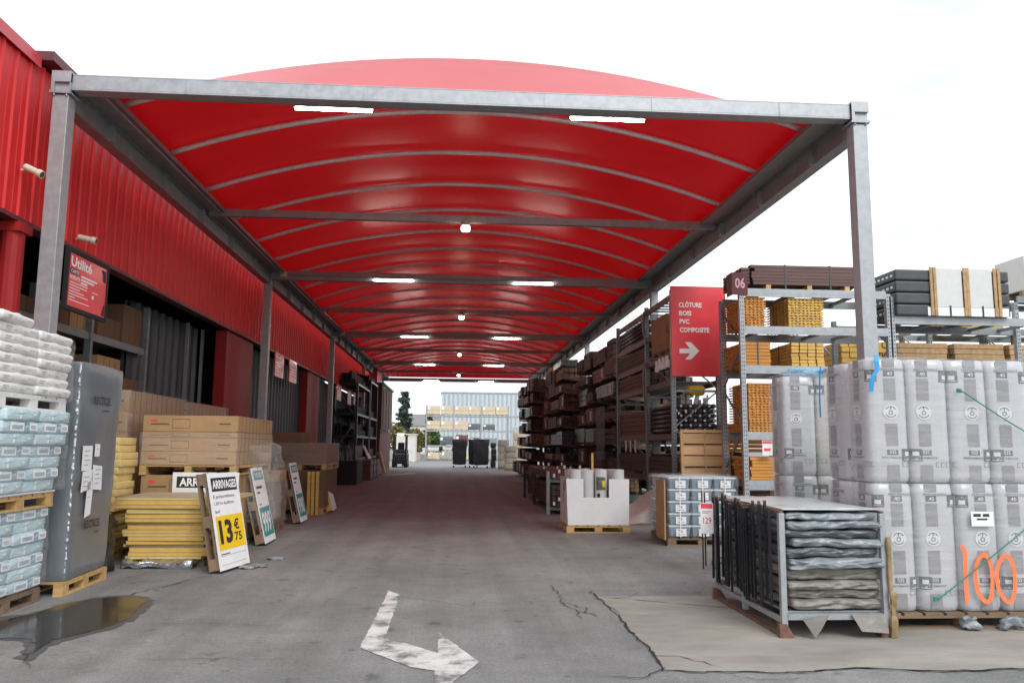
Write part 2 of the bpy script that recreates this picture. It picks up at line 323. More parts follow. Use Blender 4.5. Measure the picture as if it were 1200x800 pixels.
def pallet(label,cx,cy,w=.8,d=1.2,z=0,rotz=0,mat='pal',rot=None,group=None,run='y'):
    """euro pallet w along x, d along y, 0.144 high; skids run along y (or x)"""
    t=thing('pallet',label,'pallet',(cx,cy,z),rotz,group,rot)
    a,b=(w,d) if run=='y' else (d,w)                    # a across skids, b along skids
    def put(mb,x0,y0,z0,x1,y1,z1):
        if run=='y': mb.box(x0,y0,z0,x1,y1,z1)
        else: mb.box(y0,x0,z0,y1,x1,z1)
    D=MB();n=max(5,int(b/.19));bw=b/n*.84
    for i in range(n):
        y=-b/2+(i+.5)*b/n; put(D,-a/2,y-bw/2,.122,a/2,y+bw/2,.144)
    for x in (-a/2+.05,0,a/2-.05): put(D,x-.05,-b/2+.002,.1,x+.05,b/2-.002,.1215)
    D.build('deck',mat,t)
    for x in (-a/2+.05,0,a/2-.05):
        q=MB();put(q,x-.05,-b/2,0,x+.05,b/2,.022);q.build('skid',mat,t)
        for y in (-b/2+.075,0,b/2-.075):
            q=MB();put(q,x-.048,y-.07,.0225,x+.048,y+.07,.0995);q.build('block',mat,t)
    return t

# ------------------------------------------------------------------ ground
g=MB()
xs=[-200,-40,-12,-6,0,6,12,40,200];ys=[-60,-10,0,6,12,20,40,60,90,130,300]
for j in range(len(ys)-1):
    for i in range(len(xs)-1): g.add([(xs[i],ys[j],0),(xs[i+1],ys[j],0),(xs[i+1],ys[j+1],0),(xs[i],ys[j+1],0)],[(0,1,2,3)])
gm=g.build('ground','asphalt'); struct(gm)
def ragged(pts,amp,step,seed):
    rr=random.Random(seed);o=[]
    for i in range(len(pts)):
        a=Vector(pts[i]);b=Vector(pts[(i+1)%len(pts)]);n=max(1,int((b-a).length/step))
        for k in range(n):
            p=a.lerp(b,k/n);o.append((p.x+rr.uniform(-amp,amp),p.y+rr.uniform(-amp,amp)))
    return o
def sheet(name,pts,z,mat):
    o=MB().add([(x,y,z) for x,y in pts],[tuple(range(len(pts)))]).build(name,mat); return struct(o)
slab_pts=ragged([(1.5,8.72),(1.56,8.35),(1.58,7.9),(1.53,7.1),(1.56,6.4),(1.5,5.92),(1.75,5.84),(2.4,5.8),(2.92,5.9),(3.5,5.8),(4.2,5.82),(7.2,5.8)],.018,.12,3)
slab_pts=[p for p in slab_pts if p[0]<7.2]+[(7.2,5.8),(7.2,8.7)]
sheet('concrete_slab',slab_pts[::-1],.006,'concrete')
def crack(pts,w,seed):
    rr=random.Random(seed);P=[]
    for i in range(len(pts)-1):
        a=Vector(pts[i]);b=Vector(pts[i+1]);n=max(2,int((b-a).length/.07))
        for k in range(n): P.append(a.lerp(b,k/n)+Vector((rr.uniform(-.025,.025),rr.uniform(-.025,.025))))
    P.append(Vector(pts[-1]));v=[];f=[]
    for i,p in enumerate(P):
        d=(P[min(i+1,len(P)-1)]-P[max(i-1,0)]).normalized();q=Vector((-d.y,d.x))*w*rr.uniform(.25,1)*(.25 if i in(0,len(P)-1) else 1)
        v+=[(p.x+q.x,p.y+q.y,.011),(p.x-q.x,p.y-q.y,.011)]
    for i in range(len(P)-1): f.append((2*i,2*i+1,2*i+3,2*i+2))
    return v,f
cm=MB()
for k,(pts,w) in enumerate([([(-1.18,8.93),(-.67,8.77),(-.36,8.62),(.04,8.3),(.15,8.21),(.26,8.43),(1.01,8.19)],.006),([(1.11,9.41),(1.14,8.83),(1.12,8.36),(1.2,7.95),(1.17,7.55)],.012),
   ([(1.51,9.02),(1.52,8.6),(1.55,8.3),(1.55,7.73),(1.53,7.0),(1.55,6.3),(1.49,5.9),(1.7,5.83),(2.4,5.79),(2.92,5.88),(3.5,5.79),(4.2,5.81)],.02),([(1.51,9.02),(1.98,9.06),(2.41,8.9)],.008),([(1.14,8.83),(1.51,9.02)],.007),
   ([(1.12,8.36),(1.3,8.1),(1.26,7.9),(1.35,7.75)],.012),([(1.2,7.95),(1.33,7.85),(1.36,7.7)],.012),([(1.5,6.3),(1.75,6.25),(1.95,5.95)],.01),([(1.6,8.55),(1.9,8.7),(2.05,8.95)],.008),
   ([(-3.35,8.9),(-3.3,9.2),(-3.15,9.5),(-3.05,9.9)],.02),([(-2.7,7.5),(-2.2,7.52),(-1.6,7.4)],.007),([(-2.3,6.3),(-1.7,6.32),(-1.2,6.25)],.006),([(-3.17,6.5),(-3.05,6.25),(-2.95,6.1)],.01),([(1.56,5.95),(1.3,5.7),(1.0,5.75)],.01),([(1.9,5.8),(2.1,5.6),(2.5,5.65)],.01)]):
    cm.add(*crack(pts,w*.62,k))
struct(cm.build('pavement_crack','crack'))
pud=ragged([(-4.05,7.62),(-3.91,7.89),(-3.81,8.42),(-3.66,8.71),(-3.45,8.82),(-3.36,8.76),(-3.22,8.78),(-3.09,8.6),(-2.99,8.13),(-2.93,7.68),(-2.96,7.41),(-3.06,7.19),(-3.2,6.93),(-3.15,6.65),(-3.17,6.48),(-3.23,6.53),(-3.27,6.82),(-3.4,6.99),(-3.58,7.03),(-3.82,6.98),(-4.3,7.2)],.015,.08,5)
wetp=ragged([(-4.3,7.75),(-3.93,8.0),(-3.83,8.5),(-3.68,8.8),(-3.4,8.93),(-3.2,8.88),(-3.03,8.65),(-2.92,8.15),(-2.86,7.68),(-2.9,7.35),(-3.0,7.12),(-3.13,6.88),(-3.09,6.6),(-3.05,6.3),(-3.2,6.42),(-3.33,6.8),(-3.45,6.92),(-3.6,6.96),(-3.85,6.9),(-4.5,7.1)],.03,.07,15)
sheet('wet_patch',wetp[::-1],.004,'wet')
sheet('puddle',pud[::-1],.008,'water')
arrow=[(-.7,9.13),(-.56,8.87),(-.55,6.98),(-.11,6.43),(-.11,7.12),(.2,6.16),(.01,5.65),(-.12,5.55),(-.12,5.94),(-.3,6.05),(-.72,6.62)]
sheet('road_marking',ragged(arrow,.006,.05,8)[::-1],.005,'paint')
sheet('concrete_strip',ragged([(2.5,37.5),(3.2,43),(4.6,41),(4.4,35),(3.2,33.5)],.15,.6,4),.006,'concrete')
sheet('yard_paving',[(-60,56),(60,56),(60,84),(-60,84)],.007,M('pale_yard_surface',(.2,.2,.2),.85,0,.12,.5,.1,40))

# ------------------------------------------------------------------ warehouse on the left
wh=thing('warehouse','red ribbed metal warehouse with dark loading openings along the canopy','building',(-5.28,9.75,0))
ox,oy=-5.28,9.75
def ribs(y0,y1,z0,z1,x,pitch,depth,mb):
    """trapezoid sheet facing +x"""
    y=y0;prof=[]
    while y<y1:
        for dy,dx in (((0,0),(pitch*.68,0),(pitch*.74,depth),(pitch*.94,depth)) if depth>.03 else ((0,0),(pitch*.42,0),(pitch*.45,depth*.25),(pitch*.5,depth*.25),(pitch*.53,0),(pitch*.8,0),(pitch*.86,depth),(pitch*.94,depth))): 
            if y+dy<=y1: prof.append((y+dy,x+dx))
        y+=pitch
    prof.append((y1,x))
    v=[];f=[]
    for (yy,xx) in prof: v+=[(xx,yy,z0),(xx,yy,z1)]
    for i in range(len(prof)-1): f.append((2*i,2*i+2,2*i+3,2*i+1))
    mb.add(v,f)
m=MB(); ribs(-7.5,44,4.26,6.27,0,.3,.024,m); m.box(-.12,-7.5,4.24,-.02,44,6.27); m.build('cladding','clad',wh)
m=MB(); m.box(-.2,-7.5,6.272,.06,.1,6.34); m.box(.045,-7.5,6.19,.06,.1,6.2715); m.build('roof_edge','cap',wh)
m=MB(); m.box(-.9,.1,6.3,.2,44,6.42); m.build('roof_edge','capd',wh)
m=MB(); m.box(-.14,-7.5,4.19,.05,44,4.2385); m.build('sill_flashing','capd',wh)
m=MB(); m.box(-9,-7.5,6.1,-.21,44,6.25); m.build('roof','dark',wh)
m=MB(); m.box(-.9,44,.0,.05,44.15,6.3); m.build('end_wall','clad',wh)
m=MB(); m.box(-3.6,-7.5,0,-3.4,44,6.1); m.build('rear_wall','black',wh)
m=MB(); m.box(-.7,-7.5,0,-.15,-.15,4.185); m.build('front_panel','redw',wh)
m=MB(); m.tube([(-.05,.02,0),(-.05,.02,4.19)],.13,14); m.box(-.2,-.12,4.06,.1,.16,4.17); m.build('downpipe','redw',wh,smooth=False)
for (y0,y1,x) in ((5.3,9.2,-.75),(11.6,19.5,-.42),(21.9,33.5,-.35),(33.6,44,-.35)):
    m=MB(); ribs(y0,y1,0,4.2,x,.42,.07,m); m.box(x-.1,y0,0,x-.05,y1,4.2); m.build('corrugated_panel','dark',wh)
for (y0,y1) in ((9.1,11.5),(19.4,21.9)):
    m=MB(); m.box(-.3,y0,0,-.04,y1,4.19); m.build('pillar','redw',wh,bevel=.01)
for y in (8.0,9.05,12.6,17.8,24,28):
    m=MB(); m.box(-.62,y,0,-.56,y+.08,4.19); m.build('door_track','galvd',wh)
# cameras and signs hung from it
for k,(y,z,dy) in enumerate(((-.1,4.82,-1),(1.38,4.36,1))):
    t=thing('security_camera',['beige bullet camera on red cladding beside the front steel post','beige bullet camera mounted above the white lettered red sign'][k],'camera',(ox+.04,oy+y,z),0,'cameras on the red wall');t.scale=(.66,.66,.66)
    d=Vector(((.55,-.02,-.26) if k==0 else (.6,.1,-.12))).normalized()
    p0=Vector((.16,0,0)); MB().tube([p0-d*.12,p0-d*.1,p0+d*.13,p0+d*.15,p0+d*.24],[.05,.062,.062,.075,.075],14).build('housing','beige',t,smooth=False)
    MB().tube([p0+d*.2405,p0+d*.243],[.06,.06],14).build('lens','glass',t)
    MB().tube([(0,0,-.02),(.08,0,.0),p0],.022,8).build('bracket','beige',t)
t=thing('store_sign','red notice board with white lettering hung under the red cladding','sign',(-5.2,10.91,3.4))
F=Face((0,0,0),(0,1,0),(0,0,1)); bd=MB(); F.slab(bd,0,0,1.17,.72,-.03,0)
m=MB(); F.slab(m,-.05,-.06,-.001,.78,-.04,.012); F.slab(m,1.171,-.06,1.22,.78,-.04,.012); F.slab(m,-.001,.721,1.171,.78,-.04,.012); F.slab(m,-.001,-.06,1.171,-.001,-.04,.012); m.build('frame','black',t)
m=MB(); F.text(m,'Utilité',.05,.54,.62,.14,.004,.03); F.text(m,'FIDÉLITÉ',.04,.37,.29,.06,.004,.02)
for i in range(3): F.rect(m,.36,.44-.045*i,.86-.1*i-(.1 if i==2 else 0),.465-.045*i,.004)
for i,w in enumerate((.62,.6,.36,.5,.66,.2,.7)): F.rect(m,.05,.32-.04*i,.05+w*.85,.332-.04*i,.004)
F.rect(m,.72,.29,.9,.3,.004); F.rect(m,.72,.2,.78,.25,.004); m.build('lettering','lblwht',t)
m=MB(); F.rect(m,.04,.445,.32,.52,.003); F.poly(m,[(.95,.68),(1.13,.68),(1.13,.5),(1.04,.52),(1.02,.62)],.003); F.poly(m,[(1.05,.02),(1.15,.02),(1.15,.2),(1.1,.15)],.003); MB.join([(bd,'signred',False),(m,'blk',False)],'board',t)
m=MB(); F.text(m,'CARTE',.06,.455,.24,.05,.006,.02); m.build('lettering','lblwht',t)
for k,(y,wd,lab) in enumerate(((23.0,1.15,'red hanging panel behind the second steel post, nearer of the two'),(25.0,1.1,'red hanging panel behind the second steel post, farther of the two'),(35,1.3,'red hanging panel just past the third steel post'),(38.5,1.2,'red hanging panel between third post and the black racks, nearer one'),(40.8,1.2,'red hanging panel next to the tall black racks'))):
    t=thing('hanging_sign',lab,'sign',(-5.12,y,3.5),0,'red panels hanging under the cladding')
    m=MB();m.box(-.03,0,0,0,wd,.68);m.build('board','signred',t)
    F=Face((0,0,0),(0,1,0),(0,0,1));m=MB()
    F.rect(m,.1,.5,wd*.65,.58,.004)
    for i in range(4):F.rect(m,.1,.38-.08*i,wd*(.8-.1*(i%2)),.41-.08*i,.004)
    m.build('printed_line','lblwht',t)
    MB().tube([(-.015,.1,.68),(-.015,.1,.72)],.01,6).build('hanger','galvd',t);MB().tube([(-.015,wd-.1,.68),(-.015,wd-.1,.72)],.01,6).build('hanger','galvd',t)

# ------------------------------------------------------------------ canopy
cp=thing('canopy','long red arched membrane canopy on galvanised steel posts','canopy',(.165,9.76,0))
cx=.165; XL,XR=-4.82-cx,5.15-cx; HW=4.985; L0=44.0
def arcz(x,ap=.97): return 6.05+ap*(1-(x/HW)**2)
FR=[0,11,22,33,44]
for y in FR:
    for sd,x in ((-1,XL),(1,XR)):
        a,b=(x-.19,x) if sd<0 else (x,x+.19)
        p=MB();p.box(a,y,0,b,y+.19,5.82);po=p.build('post','galv',cp,bevel=.006)
        h=MB();h.box(a-.03,y-.03,5.83,b+.03,y+.22,5.86);h.box(a-.02,y-.02,5.98,b+.02,y+.21,6.12);h.box(a-.02,y+.02,5.861,b+.02,y+.21,5.979)
        h.box(a-.02,y-.02,5.861,a+.02,y+.019,5.979);h.build('post_head','galv',po)
        for q in (a+.02,b-.02): MB().tube([(q,y-.012,5.8),(q,y-.012,5.829)],.012,6).build('bolt','galvd',po)
        h=MB();h.box(a-.08,y-.08,0,b+.08,y+.27,.02);h.build('base_plate','galvd',po)
def beam(y,z0,z1,w,mat='galv'):
    b=MB();b.box(XL+.02,y,z0+.02,XR-.02,y+.02,z1-.001);b.box(XL+.02,y,z0,XR-.02,y+w,z0+.0195);b.box(XL+.02,y,z1,XR-.02,y+w,z1+.015);b.box(XL+.02,y+w-.02,z0+.02,XR-.02,y+w,z1-.001)
    return b.build('cross_beam',mat,cp,bevel=.003)
fb=beam(.02,5.89,6.08,.18)
m=MB();
for x in (XL+.005,XR-.02): m.box(x,-.01,5.86,x+.015,.21,6.1)
for x in (-1.4,.9,2.3,-3.6,4.0): m.box(x,.012,5.892,x+.006,.0195,6.08)
m.build('splice_plate','galv',fb)
m=MB();m.box(XL+.3,.21,5.9,XR-.3,.25,5.96);m.build('edge_clamp','galvd',fb)
for y in FR[1:]: beam(y,5.8,6.02,.14,'galvd')
for k in range(4):
    y=5.5+11*k; b=MB();b.box(XL+.05,y,5.9,XR-.05,y+.1,6.04);b.build('tie_beam','galvd',cp,bevel=.004)
for sd,x in ((-1,XL),(1,XR)):
    b=MB();q=lambda u:x+sd*u
    b.box(q(-.34),.2,6.0,q(.02),L0+.1,6.03);b.box(q(-.36),.2,5.96,q(-.341),L0+.1,6.03);b.box(q(.0),.2,5.94,q(.02),L0+.1,5.9995)
    sb=b.build('side_beam','galvd',cp)
    b=MB();b.box(q(.021),.2,5.7,q(.2),L0,5.72);b.box(q(.185),.2,5.7205,q(.2),L0,5.95);b.box(q(.021),.2,5.7205,q(.036),L0,5.95)
    for i in range(22):
        y=1.2+i*2; b.box(q(-.06),y,5.69,q(.0205),y+.05,5.93)
    b.build('gutter','galvd',sb)
m=MB();m.tube([(XL+.3,.25,5.93),(XL+.3,L0,5.93)],.018,6);m.build('cable_conduit','galvd',cp)
for y in FR[1:]:
    m=MB();m.tube([(XL+.3,y-.03,5.93),(-2.2,y-.03,5.9),(2.3,y-.03,5.9)],.014,6);m.build('cable_conduit','galvd',cp)
    MB().box(XL+.24,y-.1,5.86,XL+.4,y-.001,5.99).build('junction_box','beige',cp)
ARC=[.92+1.8333*k for k in range(24)]
for y in ARC:
    ap=.85 if y<1 else .955;a=MB();a.tube([(HW*.985*u/12,y,arcz(HW*.985*u/12,ap)-.03) for u in range(-12,13)],.045,8);a.build('arch_tube',mt['tubeg'],cp,smooth=True)
# membrane
NX=32;rows=[]
def mrow(y,ap,lift=.045):
    return [(HW*u/(NX/2),y,6.05+lift+ap*(1-(u/(NX/2))**2)) for u in range(-NX//2,NX//2+1)]
rows.append(mrow(.1,.0,.03));
for t in (.25,.5,.75): rows.append(mrow(.1+.82*t,.87*t,.03))
for i,y in enumerate(ARC):
    rows.append(mrow(y,.87 if i==0 else .96))
    if i<len(ARC)-1:
        for t in (.25,.5,.75): rows.append(mrow(y+1.8333*t,(.87+.09*t if i==0 else .96)-.06*math.sin(PI*t)))
rows.append(mrow(43.6,.75)); rows.append(mrow(44.05,.0,.06))
m=MB();n=NX+1
m.add([p for r in rows for p in r],[(j*n+i,j*n+i+1,(j+1)*n+i+1,(j+1)*n+i) for j in range(len(rows)-1) for i in range(NX)])
m2=MB();m2.add([(p[0],p[1],p[2]-.02) for p in m.v],[f[::-1] for f in m.f])  # added under-sheet just below the membrane, tints the transmitted light
MB.join([(m,'memb',True),(m2,'membi',True)],'membrane',cp)
# lights
def tubelight(x,y,z,lab):
    t=thing('tube_light',lab,'light',(x,y,z),0,'tube lights under the canopy beams')
    MB().box(-.52,-.03,.03,.52,.03,.06).build('housing','galvd',t)
    MB().tube([(-.5,0,.012),(.5,0,.012)],.018,8).build('tube','tube',t)
    MB().box(-.3,-.012,.0605,-.27,.012,.12).build('hanger','galvd',t); MB().box(.27,-.012,.0605,.3,.012,.12).build('hanger','galvd',t)
bn=['front beam','second cross beam','third cross beam','fourth cross beam','rear beam']
for k,y in enumerate(FR):
    for sd,x in (('left',-1.68),('right',1.98)):
        tubelight(x,oy+y+(.52 if k==0 else -.1),5.955 if k==0 else 5.82,'lit %s tube light hung at the %s of the canopy'%(sd,bn[k]))
for k in range(4):
    t=thing('round_lamp','lit round lamp under the %s slim tie beam of the canopy'%['nearest','second','third','farthest'][k],'light',(.13,15.26+11*k,5.8),0,'round lamps under the tie beams')
    MB().tube([(0,0,.02),(0,0,.1)],[.09,.05],14).build('housing','wht',t)
    m=MB();m.soft((0,-.01,-.03),(.17,.17,.1),.05,(2,2,1));m.build('globe','bulb',t,smooth=True)

def filmbox(name,x0,y0,z0,x1,y1,z1,lab,mat='film',seed=0):
    m=MB();m.soft(((x0+x1)/2,(y0+y1)/2,(z0+z1)/2),(x1-x0,y1-y0,z1-z0),.03,(10,10,10),.02,3,seed)
    return tag(m.build(name,mat,smooth=True),lab,'plastic film')
# ------------------------------------------------------------------ left side goods
# bag stack
pallet('weathered pallet at the bottom of the pale blue pack stack',-4.54,8.02,.8,1.24,0,mat='pald')
def sackproto(name,label,cat,mat,L,Wd,h,r,loc,group,seed,amp):
    t=thing(name,label,cat,loc,0,group)
    MB().soft((0,0,h/2),(Wd,L,h),r,(5,6,3),amp,6,seed,h*.1).build('pack_body' if name!='bag' else 'bag_body',mat,t,smooth=True)
    return t
pb=[]
for alt in (0,1):
    t=sackproto('wrapped_pack','x','pack','blue',.62,.8,.114,.02,(0,0,0),'pale blue packs in the left stack',alt,.012)
    m=MB()
    F=Face((.4,-.3,0),(0,1,0),(0,0,1))
    if alt==0:
        F.rect(m,.1,.02,.34,.098,.012); m.build('label','lblwht',t); m=MB(); F.rect(m,.44,.025,.58,.095,.012); m.build('label','lblwht',t)
        m=MB()
        for i in range(9): F.rect(m,.13+i*.021,.035,.143+i*.021,.075,.0145)
        for i in range(5): F.rect(m,.46+i*.021,.04,.47+i*.021,.075,.0145)
        m.build('printed_mark','bluegrey',t)
        m=MB(); F.rect(m,.345,.02,.43,.1,.012); m.build('grey_panel','bluegrey',t)
    else:
        F.rect(m,.2,.02,.23,.1,.012);m.build('label','lblwht',t);m=MB();F.rect(m,.38,.06,.5,.075,.012);m.build('label','lblwht',t)
    pb.append(t)
first=[True,True]
def placepack(x,y,z,lab,alt,rz):
    if first[alt]: t=pb[alt];t.location=(x,y,z);t['label']=lab;t.rotation_euler=(0,0,rz);first[alt]=False
    else: dup(pb[alt],(x,y,z),lab,rz)
z=.15
for k in range(7):
    for e,y in (('near',7.71),('far',8.33)):
        placepack(-4.54+R.uniform(-.012,.012),y+R.uniform(-.01,.01)+k*.004,z,'pale blue wrapped pack at %s end, layer %s from bottom of lower stack'%(e,ordw(k)),k%2,R.uniform(-.015,.015))
    z+=.112
pallet('pallet between the two tiers of pale blue packs',-4.52,8.04,.84,1.26,z,mat='pally'); 
m=MB();m.soft((-4.52,8.04,z+.155),(.86,1.28,.02),.008,(3,3,1),.01,4,2);tag(m.build('cover_sheet','wht'),'white plastic sheet on the pallet under the upper pale blue packs','sheet')
z+=.168
for k in range(7):
    for e,y in (('near',7.74),('far',8.36)):
        placepack(-4.5+R.uniform(-.015,.015)+k*.012,y+k*.012,z,'pale blue wrapped pack at %s end, layer %s from bottom of upper stack'%(e,ordw(k)),(k+1)%2,R.uniform(-.02,.02))
    z+=.112
pallet('film covered pallet under the white bags on top of the blue packs',-4.48,8.06,.84,1.28,z,mat='bag'); z+=.146
bagp=sackproto('bag','x','bag','bag',.65,.82,.094,.028,(0,0,0),'white bags on the left stack',3,.016)
m=MB();F=Face((.4,-.31,0),(0,1,0),(0,0,1))
for (a,b,c,d) in ((.06,.05,.16,.058),(.2,.03,.42,.036),(.22,.045,.3,.056),(.46,.05,.55,.056),(.07,.03,.13,.036)): F.rect(m,a,b,c,d,.016)
m.build('printed_mark','ink',bagp)
fb1=True
for k in range(7):
    for e,y in (('near',7.78),('far',8.42)):
        lab='white bag at %s end of the %s layer from the top of the left stack'%(e,ordw(6-k))
        loc=(-4.46+R.uniform(-.02,.02),y-.05+R.uniform(-.012,.02),z);rz=R.uniform(-.03,.03)
        if fb1: bagp.location=loc;bagp['label']=lab;bagp.rotation_euler=(0,0,rz);fb1=False
        else: dup(bagp,loc,lab,rz)
    z+=.09
dup(bagp,(-4.45,7.6,z),'white bag lying alone on top of the left stack',.1)
filmbox('stretch_film',-4.97,7.38,.16,-4.12,8.69,.93,'clear film round the lower pale blue packs','film2',seed=31)
filmbox('stretch_film',-4.93,7.42,1.1,-4.03,8.77,1.87,'clear film round the upper pale blue packs','film2',seed=32)
filmbox('stretch_film',-4.9,7.38,2.0,-4.02,8.75,2.66,'clear film round the white bags','film2',seed=33)
# grey wrapped block
pallet('light wood pallet under the tall grey wrapped block',-4.43,9.42,.78,1.16,0,math.radians(2),'pally')
gb=thing('wrapped_block','tall grey shrink wrapped block with paper labels on a pallet','package',(-4.42,9.42,.146),math.radians(2))
m=MB().soft((0,0,1.15),(.74,1.08,2.3),.03,(8,10,22),.022,2.2,5);m.v=[(x+.02*z/2.3,y+(.1*z/2.3 if y>0 else .0),z) for x,y,z in m.v];m.build('wrap','wrapgrey',gb,smooth=True)
F=Face((.37,-.54,0),(0,1,0),(0,0,1))
m=MB()
F.text(m,'RECTICEL',.32,1.86,.5,.09,.036,.025);F.text(m,'RECTICEL',.32,.5,.44,.09,.03,.025)
F.rect(m,.6,1.79,.8,1.8,.034);F.rect(m,.6,.44,.74,.45,.03);m.build('lettering','blk',gb)
for (a,b,c,d,s) in ((.14,1.13,.4,1.4,0),(.46,1.28,.6,1.42,0),(.16,.9,.42,1.12,.02),(.46,.92,.72,1.19,-.02),(.3,.62,.46,1.0,.03)):
    m=MB();F.poly(m,[(a,b),(c,b+s),(c+s,d+s),(a+s,d)],.03);o=m.build('label','paper',gb)
    m=MB()
    for i in range(4):F.rect(m,a+.05,d-.06-i*.05,c-.06-(i%2)*.04,d-.052-i*.05,.033)
    m.build('printed_line','ink',o)
mglossy=M('glossy_wrap_fold',(.6,.63,.66),.15,0,.2,10)
m=MB()
for i in range(34): m.soft((.372+R.uniform(-.006,.004),-.545,.1+i*.065+R.uniform(-.02,.02)),(.014,.016,R.uniform(.02,.06)),.006,(1,1,1),.014,24,i)
o=m.build('wrap_seam',mglossy,gb,smooth=True);o['kind']='stuff'
m=MB();m.soft((-4.42,10.42,.36),(.42,.5,.72),.12,(5,5,6),.09,3.5,9)
tag(m.build('plastic_sack','bplastic',smooth=True),'crumpled black plastic sack behind the tall grey block','sack')
# yellow foam boards
m=MB();m.soft((-3.75,11.1,.05),(.9,.75,.09),.03,(12,10,1),.07,7,3);tag(m.build('foil_sheet','foil',smooth=True),'crumpled silver plastic under the yellow foam boards','sheet')
for i,(x,w) in enumerate(((-3.95,.12),(-3.35,.12))):
    tag(MB().box(x,10.95,.0,x+w,12.0,.1).build('timber_bearer','pald'),['weathered timber bearer under the left side of the foam boards','weathered timber bearer under the right side of the foam boards'][i],'timber')
nb=16;z=.105
for k in range(nb):
    th=.03+.011*(k%3); 
    if k==12: th=.06
    x0,x1=-4.22+R.uniform(-.06,.06),-3.2+R.uniform(-.05,.05);y0=10.92+R.uniform(-.05,.05)
    if k>=13: x0-=.2;x1+=.1*(k-12)
    t=thing('foam_board','yellow foam board, %s from the top of the low stack'%ordw(nb-1-k),'board',((x0+x1)/2,y0+.55,z),R.uniform(-.02,.02),'yellow foam boards stacked low')
    w=(x1-x0)/2
    MB().box(-w,-.56,.0,w,.56,th).build('core','foam' if k%3 else 'foamp',t,bevel=.004)
    MB().box(-w-.002,-.562,th,w+.002,.562,th+.006).build('facing','foamskin',t)
    z+=th+.0065
z=.15
pallet('pallet under the tall pale yellow foam packs',-5.0,11.75,.8,.9,0)
for k in range(15):
    t=MB().soft((0,0,.05),(.62,.6,.098),.01,(3,3,2),.012,3,k).build('foam_pack','foamp',smooth=True); t.location=(-4.98+R.uniform(-.03,.03)+.007*k,11.75,z);z+=.1
    tag(t,'pale yellow foam pack, %s from the bottom of the tall stack'%ordw(k),'foam pack','pale yellow foam packs in the tall stack')
# cartons
def carton(x0,y0,z0,x1,y1,z1,lab,group,mat='card',marks=True,face='-y',red=False):
    t=thing('carton',lab,'carton',((x0+x1)/2,(y0+y1)/2,z0),R.uniform(-.006,.006),group)
    w,d,h=(x1-x0)/2-.003,(y1-y0)/2-.003,z1-z0-.003
    MB().box(-w,-d,0,w,d,h).build('box',mat,t,bevel=.006)
    m=MB();F=Face((-w,-d,0),(1,0,0),(0,0,1))
    if marks:
        F.rect(m,w*.16,h*.42,w*.55,h*.5,.002);F.rect(m,w*1.6,h*.45,w*1.85,h*.53,.002)
        F.ribbon(m,[(w*.62,h*.22),(w*.98,h*.22),(w*.98,h*.78),(w*.62,h*.78),(w*.62,h*.22)],.006,.002)
    G=Face((w,-d,0),(0,1,0),(0,0,1));nn=max(2,int(2*d/.22))
    for i in range(1,nn): G.rect(m,i*2*d/nn-.01,h*.04,i*2*d/nn+.01,h*.96,.002)
    m.build('printed_mark',M('brown_ink',(.11,.06,.03),.8) if 'bi' not in mt else 'bi',t)
    if red: m=MB();F.rect(m,w*.16,h*.62,w*.3,h*.74,.002);m.build('red_mark','signred',t)
    m=MB();m.box(-w*.98,-.03,h+.0005,w*.98,.03,h+.0015);m.build('tape','cardd',t)
    return t
mt['bi']=M('brown_ink',(.12,.065,.03),.8)
# pile A: two long-carton tiers
pallet('pallet on the ground under the front long cartons',-3.93,13.4,1.36,2.2,0,mat='pald')
za=.147
for k,h in enumerate((.34,.32,.31)):
    carton(-4.6,12.3,za,-3.26,14.5,za+h,'long brown carton, layer %s of the lower tier behind the foam boards'%ordw(k),'long cartons in the lower tier',red=(k==2));za+=h
pallet('yellow wood pallet between the two tiers of long cartons',-3.93,13.4,1.4,2.24,za,mat='pally');za+=.147
for k,h in enumerate((.2,.2,.09,.24)):
    carton(-4.62,12.28,za,-3.24,14.6,za+h,'long brown carton, layer %s of the upper tier with red and black print'%ordw(k),'long cartons in the upper tier',red=(k in(0,3)));za+=h
filmbox('stretch_film',-4.65,12.26,1.25,-3.22,14.62,1.74,'shiny clear film wrapped round the upper long cartons',seed=3)
m=MB();m.soft((-3.12,13.7,.95),(.32,1.3,1.25),.1,(4,12,14),.11,2.6,12);tag(m.build('loose_film','film',smooth=True),'loose bulging clear film hanging beside the long cartons','plastic film')
# pile C, D in the recess
for nm,x0,y0,y1,zt,n,lab in (('C',-5.95,12.62,15.2,2.38,7,'wrapped brown cartons behind the tall grey block'),('D',-5.9,15.5,17.9,2.35,7,'wrapped brown cartons further back in the recess')):
    pallet('pallet under the %s'%lab,(x0-4.96)/2,(y0+y1)/2,.95,y1-y0-.05,0,mat='pald');h=(zt-.147)/n
    for k in range(n): carton(x0,y0+R.uniform(0,.03),.147+k*h,-4.96+R.uniform(-.02,.01),y1,.147+(k+1)*h,'%s, layer %s from the bottom'%(lab,ordw(k)),lab,mat='card')
    filmbox('stretch_film',x0-.02,y0-.02,1.4,-4.93,y1+.03,zt+.01,'clear film around the %s'%lab,seed=7)
